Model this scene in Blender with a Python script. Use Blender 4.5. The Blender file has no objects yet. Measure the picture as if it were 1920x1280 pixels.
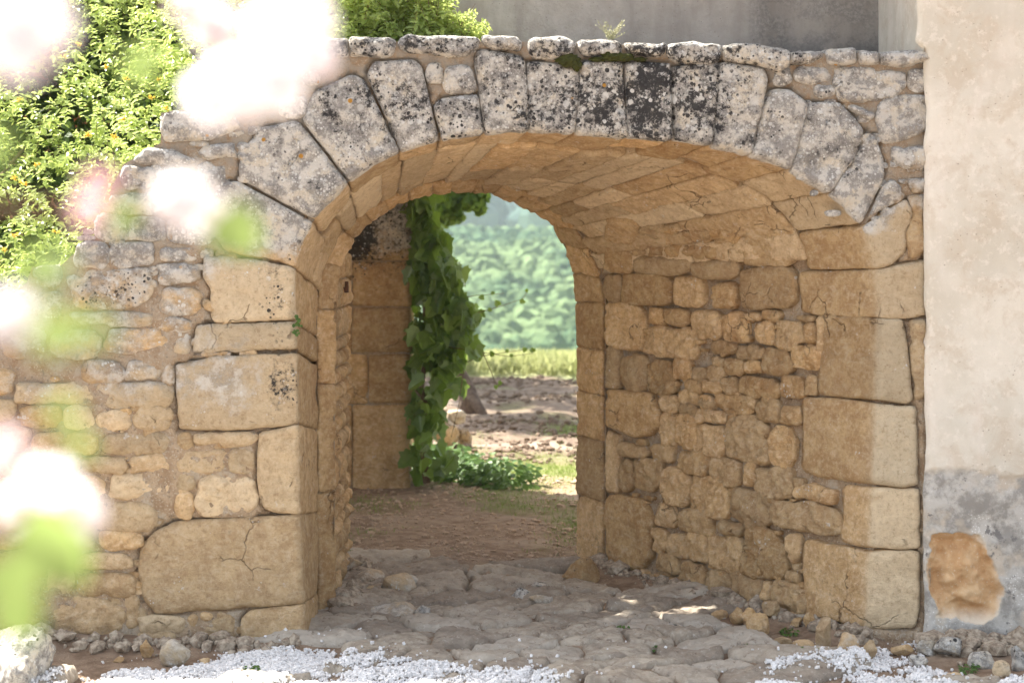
import bpy, math, random
import numpy as np
from math import radians, sin, cos, pi
from mathutils import Vector, Matrix
from mathutils.geometry import delaunay_2d_cdt
from mathutils.bvhtree import BVHTree

random.seed(7)
rng = np.random.default_rng(7)
scene = bpy.context.scene

# ------------------------------------------------------------------ camera
F = 3300.0            # focal length in pixels of the 1920 px wide photograph
H = 2.227             # eye height, metres
U0, V0 = 960.0, 460.0 # principal column, horizon row
cam_data = bpy.data.cameras.new("camera")
cam = bpy.data.objects.new("camera", cam_data)
scene.collection.objects.link(cam)
cam.location = (0, 0, H)
cam.rotation_euler = (radians(90), 0, 0)
cam_data.sensor_width = 36.0
cam_data.lens = F / 1920 * 36
cam_data.shift_y = -180 / 1920
cam_data.clip_start = 0.05
cam_data.clip_end = 6000
cam_data.dof.use_dof = True
cam_data.dof.focus_distance = 10.3
cam_data.dof.aperture_fstop = 2.4
scene.camera = cam

# ------------------------------------------------------------------ world, sun, exposure
SUN_EL, SUN_AZ = radians(54), radians(-54)     # azimuth measured from +Y towards +X
world = bpy.data.worlds.new("World")
scene.world = world
world.use_nodes = True
wn = world.node_tree
wn.nodes.clear()
sky = wn.nodes.new("ShaderNodeTexSky")
sky.sky_type = 'NISHITA'
sky.sun_disc = False
sky.sun_elevation = SUN_EL
sky.sun_rotation = SUN_AZ
sky.air_density = 1.0
sky.dust_density = 3.0
sky.ozone_density = 1.0
hsv = wn.nodes.new("ShaderNodeHueSaturation")
hsv.inputs['Saturation'].default_value = 0.42
bg = wn.nodes.new("ShaderNodeBackground")
bg.inputs['Strength'].default_value = 0.11
wo = wn.nodes.new("ShaderNodeOutputWorld")
wn.links.new(sky.outputs[0], hsv.inputs['Color'])
wn.links.new(hsv.outputs[0], bg.inputs[0])
wn.links.new(bg.outputs[0], wo.inputs[0])

sun_data = bpy.data.lights.new("sun", 'SUN')
sun_data.energy = 5.0
sun_data.angle = radians(0.5)
sun_data.color = (1.0, 0.94, 0.84)
sun = bpy.data.objects.new("sun", sun_data)
scene.collection.objects.link(sun)
sdir = Vector((sin(SUN_AZ) * cos(SUN_EL), cos(SUN_AZ) * cos(SUN_EL), sin(SUN_EL)))
sun.rotation_euler = sdir.to_track_quat('Z', 'Y').to_euler()

scene.view_settings.view_transform = 'Standard'
scene.view_settings.look = 'None'
scene.view_settings.gamma = 1
scene.view_settings.exposure = 2.0
scene.render.engine = 'CYCLES'
scene.cycles.use_denoising = True
scene.cycles.max_bounces = 8
scene.cycles.diffuse_bounces = 5
scene.cycles.transmission_bounces = 4
scene.cycles.transparent_max_bounces = 6
scene.cycles.sample_clamp_indirect = 6.0

# ------------------------------------------------------------------ helpers
def P(u, v, y):
    """point seen at pixel (u, v) of the 1920 px photograph at depth y"""
    return Vector(((u - U0) / F * y, y, H - (v - V0) / F * y))

def ground_pt(u, v, z=0.0):
    y = F * (H - z) / (v - V0)
    return Vector(((u - U0) / F * y, y, z))

def setp(o, label=None, cat=None, group=None, kind=None):
    if label: o["label"] = label
    if cat: o["category"] = cat
    if group: o["group"] = group
    if kind: o["kind"] = kind
    return o

def empty(name, loc=(0, 0, 0), **k):
    o = bpy.data.objects.new(name, None)
    scene.collection.objects.link(o)
    o.location = loc
    o.empty_display_size = 0.1
    return setp(o, **k)

def _h(ix, iy, iz, seed):
    n = (ix * 374761393 + iy * 668265263 + iz * 2147483647 + seed * 1274126177) & 0xFFFFFFFF
    n = ((n ^ (n >> 13)) * 1274126177) & 0xFFFFFFFF
    n = (n ^ (n >> 16)) & 0xFFFFFFFF
    return n.astype(np.float64) / 4294967295.0

def vnoise(p, scale=1.0, seed=0):
    """value noise in [-1, 1] at the rows of p"""
    q = np.asarray(p, float) * scale
    if q.shape[1] == 2:
        q = np.concatenate([q, np.zeros((len(q), 1))], 1)
    i = np.floor(q).astype(np.int64); f = q - i
    f = f * f * (3 - 2 * f)
    r = 0
    for dx in (0, 1):
        wx = f[:, 0] if dx else 1 - f[:, 0]
        for dy in (0, 1):
            wy = f[:, 1] if dy else 1 - f[:, 1]
            for dz in (0, 1):
                wz = f[:, 2] if dz else 1 - f[:, 2]
                r = r + wx * wy * wz * _h(i[:, 0] + dx, i[:, 1] + dy, i[:, 2] + dz, seed)
    return r * 2 - 1

def fbm(p, scale=1.0, octaves=4, seed=0):
    p = np.asarray(p, float)
    r = 0; a = 0.5
    for k in range(octaves):
        r = r + a * vnoise(p + 17.3 * k, scale * 2 ** k, seed + k)
        a *= 0.5
    return r

class MB:
    """collects vertices, faces and per-vertex values into one mesh"""
    def __init__(self):
        self.v = []; self.f = []; self.n = 0; self.at = {}
    def add(self, verts, faces, **at):
        verts = np.asarray(verts, float)
        k = len(verts)
        self.v.append(verts)
        if isinstance(faces, np.ndarray):
            self.f.extend((faces + self.n).tolist())
        else:
            n = self.n
            self.f.extend([[i + n for i in f] for f in faces])
        for a in set(self.at) | set(at):
            self.at.setdefault(a, [])
            have = sum(len(x) for x in self.at[a])
            if have < self.n: self.at[a].append(np.zeros(self.n - have))
            val = at.get(a, 0.0)
            self.at[a].append(np.broadcast_to(np.asarray(val, float), (k,)).copy())
        self.n += k
    def build(self, name, mat, parent=None, smooth=True, org=None):
        """ONE mesh object; vertices are in world space, stored relative to the thing's base"""
        if parent is not None:
            root = parent
            while root.parent is not None: root = root.parent
            org = root.location
        V = np.concatenate(self.v)
        if org is not None: V = V - np.asarray(org, float)
        me = bpy.data.meshes.new(name)
        me.from_pydata(V.tolist(), [], self.f)
        for a, l in self.at.items():
            have = sum(len(x) for x in l)
            if have < self.n: l.append(np.zeros(self.n - have))
            at = me.attributes.new(a, 'FLOAT', 'POINT')
            at.data.foreach_set('value', np.concatenate(l).astype(np.float32))
        if smooth: me.shade_smooth()
        me.materials.append(mat)
        me.update()
        o = bpy.data.objects.new(name, me)
        scene.collection.objects.link(o)
        if parent is not None: o.parent = parent
        elif org is not None: o.location = org
        return o

# ------------------------------------------------------------------ node helpers
class NT:
    def __init__(self, name):
        self.m = bpy.data.materials.new(name)
        self.m.use_nodes = True
        self.t = self.m.node_tree
        self.t.nodes.clear()
        self.out = self.t.nodes.new("ShaderNodeOutputMaterial")
        self.geo = None
    def node(self, typ, **k):
        n = self.t.nodes.new(typ)
        for a, b in k.items(): setattr(n, a, b)
        return n
    def link(self, a, b): self.t.links.new(a, b)
    def put(self, sock, val):
        if isinstance(val, bpy.types.NodeSocket): self.link(val, sock)
        elif val is not None:
            if isinstance(val, (tuple, list)) and len(val) == 3 and sock.type == 'RGBA': val = (*val, 1)
            sock.default_value = val
    def pos(self):
        if self.geo is None: self.geo = self.node("ShaderNodeNewGeometry")
        return self.geo.outputs['Position']
    def attr(self, name):
        n = self.node("ShaderNodeAttribute"); n.attribute_name = name
        return n.outputs['Fac']
    def noise(self, scale, detail=4, rough=0.6, dist=0.0, vec=None):
        n = self.node("ShaderNodeTexNoise")
        self.put(n.inputs['Vector'], vec if vec is not None else self.pos())
        n.inputs['Scale'].default_value = scale; n.inputs['Detail'].default_value = detail
        n.inputs['Roughness'].default_value = rough; n.inputs['Distortion'].default_value = dist
        return n.outputs['Fac']
    def voro(self, scale, feature='F1', vec=None, rnd=1.0):
        n = self.node("ShaderNodeTexVoronoi", feature=feature)
        self.put(n.inputs['Vector'], vec if vec is not None else self.pos())
        n.inputs['Scale'].default_value = scale
        n.inputs['Randomness'].default_value = rnd
        return n.outputs['Distance']
    def mapv(self, s=(1, 1, 1), vec=None, r=(0, 0, 0)):
        n = self.node("ShaderNodeMapping")
        self.put(n.inputs['Vector'], vec if vec is not None else self.pos())
        n.inputs['Scale'].default_value = s
        n.inputs['Rotation'].default_value = r
        return n.outputs[0]
    def math(self, op, a, b=None, c=None, clamp=False):
        n = self.node("ShaderNodeMath", operation=op); n.use_clamp = clamp
        self.put(n.inputs[0], a)
        if b is not None: self.put(n.inputs[1], b)
        if c is not None: self.put(n.inputs[2], c)
        return n.outputs[0]
    def step(self, x, lo, hi, a=0.0, b=1.0):
        n = self.node("ShaderNodeMapRange", interpolation_type='SMOOTHSTEP')
        self.put(n.inputs['Value'], x)
        self.put(n.inputs['From Min'], lo); self.put(n.inputs['From Max'], hi)
        self.put(n.inputs['To Min'], a); self.put(n.inputs['To Max'], b)
        return n.outputs[0]
    def mix(self, f, a, b, blend='MIX'):
        n = self.node("ShaderNodeMix", data_type='RGBA', blend_type=blend)
        self.put(n.inputs[0], f); self.put(n.inputs[6], a); self.put(n.inputs[7], b)
        return n.outputs[2]
    def bump(self, h, strength=0.5, dist=0.01, normal=None):
        n = self.node("ShaderNodeBump")
        n.inputs['Strength'].default_value = strength; n.inputs['Distance'].default_value = dist
        self.put(n.inputs['Height'], h)
        if normal is not None: self.put(n.inputs['Normal'], normal)
        return n.outputs[0]
    def done(self, color, rough=0.9, normal=None, spec=0.2, transl=None, tfac=0.4, emit=None):
        b = self.node("ShaderNodeBsdfPrincipled")
        self.put(b.inputs['Base Color'], color); self.put(b.inputs['Roughness'], rough)
        b.inputs['Specular IOR Level'].default_value = spec
        if normal is not None: self.put(b.inputs['Normal'], normal)
        s = b.outputs[0]
        if transl is not None:
            t = self.node("ShaderNodeBsdfTranslucent"); self.put(t.inputs[0], transl)
            m = self.node("ShaderNodeMixShader"); m.inputs[0].default_value = tfac
            self.link(s, m.inputs[1]); self.link(t.outputs[0], m.inputs[2]); s = m.outputs[0]
        self.link(s, self.out.inputs['Surface'])
        return self.m

# ------------------------------------------------------------------ materials
def make_stone():
    n = NT("limestone")
    tone, wea, dark, rnd, yel = (n.attr(x) for x in ('tone', 'weather', 'dark', 'rnd', 'yellow'))
    big = n.noise(2.3, 3); mid = n.noise(9, 5, 0.65); fine = n.noise(42, 5, 0.7); vfine = n.noise(160, 3, 0.6)
    streak = n.noise(1.0, 8, 0.72, 1.6, n.mapv((8, 8, 17), r=(0.3, 0.25, 0)))
    # fresh stone
    c1 = n.mix(n.step(mid, 0.35, 0.68), (0.47, 0.285, 0.125), (0.66, 0.455, 0.230))
    c1 = n.mix(n.step(streak, 0.50, 0.66, 0, 0.55), c1, (0.72, 0.57, 0.39))
    c1 = n.mix(n.step(big, 0.52, 0.72, 0, 0.6), c1, (0.48, 0.28, 0.13))
    c1 = n.mix(n.step(streak, 0.5, 0.3, 0, 0.4), c1, (0.36, 0.22, 0.11))
    pale = n.mix(mid, (0.60, 0.485, 0.32), (0.75, 0.64, 0.46))
    c1 = n.mix(tone, c1, pale)
    c1 = n.mix(n.step(n.noise(20, 8, 0.75), 0.56, 0.66, 0, 0.45), c1, (0.33, 0.205, 0.11))
    mott = n.noise(33, 10, 0.8)
    c1 = n.mix(n.step(mott, 0.50, 0.60, 0, 0.38), c1, (0.80, 0.66, 0.46))
    c1 = n.mix(n.step(mott, 0.47, 0.38, 0, 0.42), c1, (0.30, 0.18, 0.09))
    ck = n.node("ShaderNodeTexVoronoi", feature='DISTANCE_TO_EDGE')
    wv = n.node("ShaderNodeVectorMath", operation='ADD'); n.link(n.pos(), wv.inputs[0])
    nz = n.node("ShaderNodeTexNoise"); n.link(n.pos(), nz.inputs['Vector']); nz.inputs['Scale'].default_value = 9; nz.inputs['Detail'].default_value = 6
    sv = n.node("ShaderNodeVectorMath", operation='SCALE'); n.link(nz.outputs['Color'], sv.inputs[0]); sv.inputs['Scale'].default_value = 0.14
    n.link(sv.outputs[0], wv.inputs[1]); n.link(wv.outputs[0], ck.inputs['Vector']); ck.inputs['Scale'].default_value = 4.2
    crack = n.math('MULTIPLY', n.step(ck.outputs['Distance'], 0.016, 0.004), n.step(n.noise(3.1, 4, 0.6), 0.57, 0.63))
    c1 = n.mix(n.math('MULTIPLY', crack, 0.55), c1, (0.13, 0.08, 0.045))
    rv = n.math('MULTIPLY_ADD', rnd, 0.42, 0.79)
    vm = n.node("ShaderNodeVectorMath", operation='SCALE'); n.link(c1, vm.inputs[0]); n.link(rv, vm.inputs['Scale'])
    c1 = vm.outputs[0]
    ym = n.math('MULTIPLY', yel, n.step(mid, 0.3, 0.62))
    c1 = n.mix(ym, c1, (0.52, 0.44, 0.19))
    # grey crust: cream and grey blotches, smudges, then lichens of mixed size
    n12 = n.noise(12, 8, 0.72); n5 = n.noise(4.5, 8, 0.7, 0.4); n26 = n.noise(26, 8, 0.78); n60 = n.noise(70, 6, 0.75)
    g = n.mix(n.step(n12, 0.44, 0.56), (0.33, 0.31, 0.285), (0.66, 0.625, 0.56))
    g = n.mix(n.step(n.noise(6.5, 6, 0.65, 0.3), 0.53, 0.60, 0, 0.85), g, (0.70, 0.63, 0.51))
    g = n.mix(n.step(n5, 0.50, 0.66, 0, 0.75), g, (0.23, 0.215, 0.20))
    g = n.mix(n.step(n60, 0.52, 0.66, 0, 0.6), g, (0.76, 0.74, 0.70))
    wm = n.step(n.math('ADD', n.math('MULTIPLY_ADD', n12, 0.5, n.math('MULTIPLY', big, 0.5)), wea), 0.76, 0.98)
    col = n.mix(wm, c1, g)
    def dots(scale, r0, mask, fuzz=0.25):
        v = n.node("ShaderNodeTexVoronoi"); n.put(v.inputs['Vector'], n.pos()); v.inputs['Scale'].default_value = scale
        sepc = n.node("ShaderNodeSeparateColor"); n.link(v.outputs['Color'], sepc.inputs[0])
        rr = n.math('MULTIPLY', n.math('POWER', sepc.outputs[0], 2.2), r0)
        dd = n.math('ADD', n.math('SUBTRACT', v.outputs['Distance'], rr), n.math('MULTIPLY', n.math('SUBTRACT', n60, 0.5), fuzz))
        return n.math('MULTIPLY', n.step(dd, 0.03, -0.03), mask)
    clus = n.step(n.math('MULTIPLY_ADD', wea, 0.22, n.noise(5.5, 5, 0.65)), 0.60, 0.70)
    sp = n.math('MAXIMUM', dots(62, 0.55, clus), n.math('MULTIPLY', dots(21, 0.42, clus), 0.85))
    col = n.mix(n.math('MULTIPLY', sp, 0.85), col, (0.80, 0.79, 0.75))
    # black lichen: ragged sheets where it is damp, scattered spots elsewhere
    dth = n.math('ADD', n.math('MULTIPLY', n26, 0.55), n.math('ADD', n.math('MULTIPLY', n5, 0.35), n.math('MULTIPLY', dark, 0.20)))
    bm = n.step(dth, 0.555, 0.595)
    bm2 = n.math('MULTIPLY', n.step(dth, 0.50, 0.60), 0.5)
    dmask = n.step(dark, 0.03, 0.22)
    bcl = n.step(n.math('MULTIPLY_ADD', dark, 0.30, n.noise(4, 5, 0.65)), 0.56, 0.66)
    bs = n.math('MAXIMUM', dots(46, 0.50, bcl), dots(24, 0.36, bcl))
    bk = n.math('MAXIMUM', n.math('MULTIPLY', n.math('MAXIMUM', bm, bm2), dmask), n.math('MULTIPLY', bs, dmask), clamp=True)
    col = n.mix(n.math('MULTIPLY', bk, 0.94), col, (0.028, 0.027, 0.029))
    wcl = n.math('MULTIPLY', n.step(n.noise(7, 5), 0.45, 0.54), n.step(dark, 0.25, 0.7))
    ws = n.math('MAXIMUM', dots(38, 0.60, wcl), dots(13, 0.40, wcl))
    col = n.mix(n.math('MULTIPLY', ws, 0.9), col, (0.74, 0.73, 0.69))
    # orange lichen
    om = n.math('MULTIPLY', n.step(n.voro(4.3), 0.07, 0.045), n.step(wea, 0.3, 0.6))
    col = n.mix(om, col, (0.50, 0.26, 0.05))
    # joints collect dirt in tiny pits
    pit = n.step(n.voro(30, vec=n.mapv((1, 1, 1.5))), 0.10, 0.05)
    pit = n.math('MULTIPLY', pit, n.step(n.noise(7, 2), 0.52, 0.6))
    col = n.mix(n.math('MULTIPLY', pit, 0.55), col, (0.16, 0.10, 0.06))
    rgh = n.math('ADD', n.math('MULTIPLY', fine, 0.55), n.math('ADD', n.math('MULTIPLY', vfine, 0.30), n.math('MULTIPLY', streak, 0.70)))
    rgh = n.math('SUBTRACT', n.math('ADD', rgh, n.math('MULTIPLY', mott, 0.5)), n.math('ADD', n.math('MULTIPLY', pit, 0.8), n.math('MULTIPLY', crack, 0.9)))
    rgh = n.math('ADD', rgh, n.math('MULTIPLY', sp, 0.2))
    b = n.bump(rgh, 1.0, 0.026)
    return n.done(col, 0.92, b, 0.15)
M_STONE = make_stone()

def make_mortar():
    n = NT("lime_mortar")
    wea = n.attr('weather')
    mid = n.noise(14, 5, 0.7); fine = n.noise(80, 4, 0.7)
    c = n.mix(n.step(mid, 0.35, 0.65), (0.36, 0.25, 0.155), (0.55, 0.42, 0.285))
    c = n.mix(n.step(fine, 0.55, 0.66), c, (0.64, 0.55, 0.43))
    c = n.mix(n.step(n.noise(28, 8, 0.75), 0.55, 0.62, 0, 0.8), c, (0.20, 0.145, 0.10))
    c = n.mix(n.step(n.noise(5, 5, 0.7), 0.5, 0.62, 0, 0.6), c, (0.54, 0.475, 0.38))
    c = n.mix(n.math('MULTIPLY', wea, n.step(mid, 0.3, 0.6)), c, (0.36, 0.325, 0.275))
    b = n.bump(n.math('ADD', n.math('MULTIPLY', fine, 0.7), mid), 1.0, 0.03)
    return n.done(c, 0.95, b, 0.1)
M_MORTAR = make_mortar()
# ------------------------------------------------------------------ the passage surface (front arris -> vault end -> inner arch)
YF = 10.0
def depthB(u): return 10.75 + (u - 597) / 533 * 1.42
A_F = [(575,1235),(562,965),(557,700),(552,560),(553,500),(568,447),(598,397),(648,345),(700,306),(760,280),(828,262),(905,250),(990,246),(1080,250),(1180,258),(1280,264),(1345,273),(1415,290),(1485,318),(1558,362),(1615,420),(1642,500),(1648,590),(1645,750),(1640,908),(1630,1100),(1622,1235)]
A_B = [(597,1200),(597,960),(597,720),(598,600),(600,545),(609,500),(632,452),(668,412),(705,384),(745,364),(785,351),(830,341),(875,338),(925,342),(965,354),(1000,369),(1025,384),(1047,400),(1068,422),(1088,447),(1105,475),(1120,515),(1130,567),(1130,699),(1130,829),(1130,987),(1130,1098)]
A_C = [(630,1165),(632,960),(632,720),(632,600),(634,545),(641,505),(656,468),(686,430),(718,405),(750,386),(785,374),(830,366),(868,363),(905,365),(935,373),(962,383),(985,396),(1008,405),(1028,416),(1041,440),(1057,468),(1071,505),(1077,567),(1080,690),(1080,815),(1080,970),(1080,1085)]
F3 = np.array([P(u, v, YF) for u, v in A_F])
B3 = np.array([P(u, v, depthB(u)) for u, v in A_B])
def depthC(u, i): return depthB(A_B[i][0]) + 0.10 + 0.22 * i / 26
C3 = np.array([P(u, v, depthC(u, i)) for i, (u, v) in enumerate(A_C)])
# behind the inner arch: straight through the thin wall, away from the opening
D3 = C3 + np.array([(-0.10 + 0.24 * i / 26, 0.26, 0.0) for i in range(27)])
D3[4:22, 2] += 0.12

def dense(C, N=520):
    n = len(C)
    k = np.linspace(0, n - 1, N)
    i = np.clip(np.floor(k).astype(int), 0, n - 2); f = (k - i)[:, None]
    g = lambda j: C[np.clip(j, 0, n - 1)]
    p0, p1, p2, p3 = g(i - 1), g(i), g(i + 1), g(i + 2)
    return 0.5 * ((2 * p1) + (-p0 + p2) * f + (2 * p0 - 5 * p1 + 4 * p2 - p3) * f ** 2 + (-p0 + 3 * p1 - 3 * p2 + p3) * f ** 3)
F3d, B3d, C3d, D3d = dense(F3), dense(B3), dense(C3), dense(D3)
N_S = 520
CEN = np.array([0.35, 11.0, 1.3])

class Loft:
    """ruled surface between two curves; (a, b) are metres along and across"""
    def __init__(s, A, B):
        s.A, s.B = A, B
        seg = np.linalg.norm(np.diff((A + B) / 2, axis=0), axis=1)
        s.cum = np.concatenate([[0], np.cumsum(seg)])
        s.L = s.cum[-1]
        s.Lt = np.linalg.norm(B - A, axis=1)
        T = np.gradient((A + B) / 2, axis=0); W = B - A
        n = np.cross(T, W); n /= np.linalg.norm(n, axis=1)[:, None]
        if ((CEN - (A + B) / 2) * n).sum() < 0: n = -n
        s.n = n
    def idx(s, a): return np.interp(a, s.cum, np.arange(N_S))
    def _at(s, arr, k):
        i = np.clip(np.floor(k).astype(int), 0, N_S - 2); f = k - i
        if arr.ndim > 1: f = f[:, None]
        return arr[i] * (1 - f) + arr[i + 1] * f
    def map(s, ab, h=0.0):
        k = s.idx(ab[:, 0])
        t = ab[:, 1] / s._at(s.Lt, k)
        p = s._at(s.A, k) + t[:, None] * (s._at(s.B, k) - s._at(s.A, k))
        return p + s._at(s.n, k) * np.broadcast_to(h, (len(ab),))[:, None]
    def normal(s, ab): return s._at(s.n, s.idx(ab[:, 0]))
    def bvh(s, M=24):
        V = []; Fc = []
        for j in range(M + 1):
            V.append(s.A + (s.B - s.A) * (j / M * 1.3 - 0.15))
        V = np.concatenate(V)
        for j in range(M):
            for i in range(N_S - 1):
                Fc.append((j * N_S + i, j * N_S + i + 1, (j + 1) * N_S + i + 1, (j + 1) * N_S + i))
        s.tree = BVHTree.FromPolygons(V.tolist(), Fc)
    def inv(s, u, v):
        """pixel -> (a, b)"""
        o = Vector((0, 0, H)); d = (P(u, v, 1.0) - o).normalized()
        best = None
        for _ in range(4):
            loc, nn, fi, dist = s.tree.ray_cast(o, d)
            if loc is None: break
            best = (loc.copy(), fi)
            if abs(loc.y - YF) > -1: break
        if best is None:
            return None
        loc, fi = best
        k = fi % (N_S - 1) + 0.5
        ki = int(k)
        p0, w = s.A[ki], s.B[ki] - s.A[ki]
        t = float(np.dot(np.array(loc) - p0, w) / np.dot(w, w))
        return (float(np.interp(k, np.arange(N_S), s.cum)), t * s.Lt[ki])

L1 = Loft(F3d, B3d); L1.bvh()
L2 = Loft(B3d, C3d)
L3 = Loft(C3d, D3d)

class Plane:
    """a plane facing the camera at depth y: (a, b) = (x, z)"""
    def __init__(s, y): s.y = y
    def map(s, ab, h=0.0):
        return np.stack([ab[:, 0], s.y - np.broadcast_to(h, (len(ab),)), ab[:, 1]], 1)
    def inv(s, u, v):
        p = P(u, v, s.y); return (p.x, p.z)
PF = Plane(YF)

def in_poly(pts, poly):
    x, y = pts[:, 0], pts[:, 1]
    r = np.zeros(len(pts), bool)
    j = len(poly) - 1
    for i in range(len(poly)):
        xi, yi = poly[i]; xj, yj = poly[j]
        c = ((yi > y) != (yj > y)) & (x < (xj - xi) * (y - yi) / (yj - yi + 1e-12) + xi)
        r ^= c; j = i
    return r

def poly_dist(pts, poly):
    d = np.full(len(pts), 1e9)
    n = len(poly)
    for i in range(n):
        a = poly[i]; b = poly[(i + 1) % n]; ab = b - a
        t = np.clip(((pts - a) @ ab) / (ab @ ab + 1e-12), 0, 1)
        d = np.minimum(d, np.linalg.norm(pts - (a + t[:, None] * ab), axis=1))
    return d

def resample(poly, g):
    out = []
    n = len(poly)
    for i in range(n):
        a = poly[i]; b = poly[(i + 1) % n]
        k = max(1, int(round(np.linalg.norm(b - a) / g)))
        for j in range(k): out.append(a + (b - a) * j / k)
    return np.array(out)

def inset(poly, d):
    """move every vertex of a resampled polygon inwards by d"""
    n = len(poly)
    t = np.roll(poly, -1, 0) - np.roll(poly, 1, 0)
    t /= np.linalg.norm(t, axis=1)[:, None] + 1e-9
    nn = np.stack([-t[:, 1], t[:, 0]], 1)
    area = 0.5 * np.sum(poly[:, 0] * np.roll(poly[:, 1], -1) - np.roll(poly[:, 0], -1) * poly[:, 1])
    if area < 0: nn = -nn
    return poly + nn * d

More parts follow.
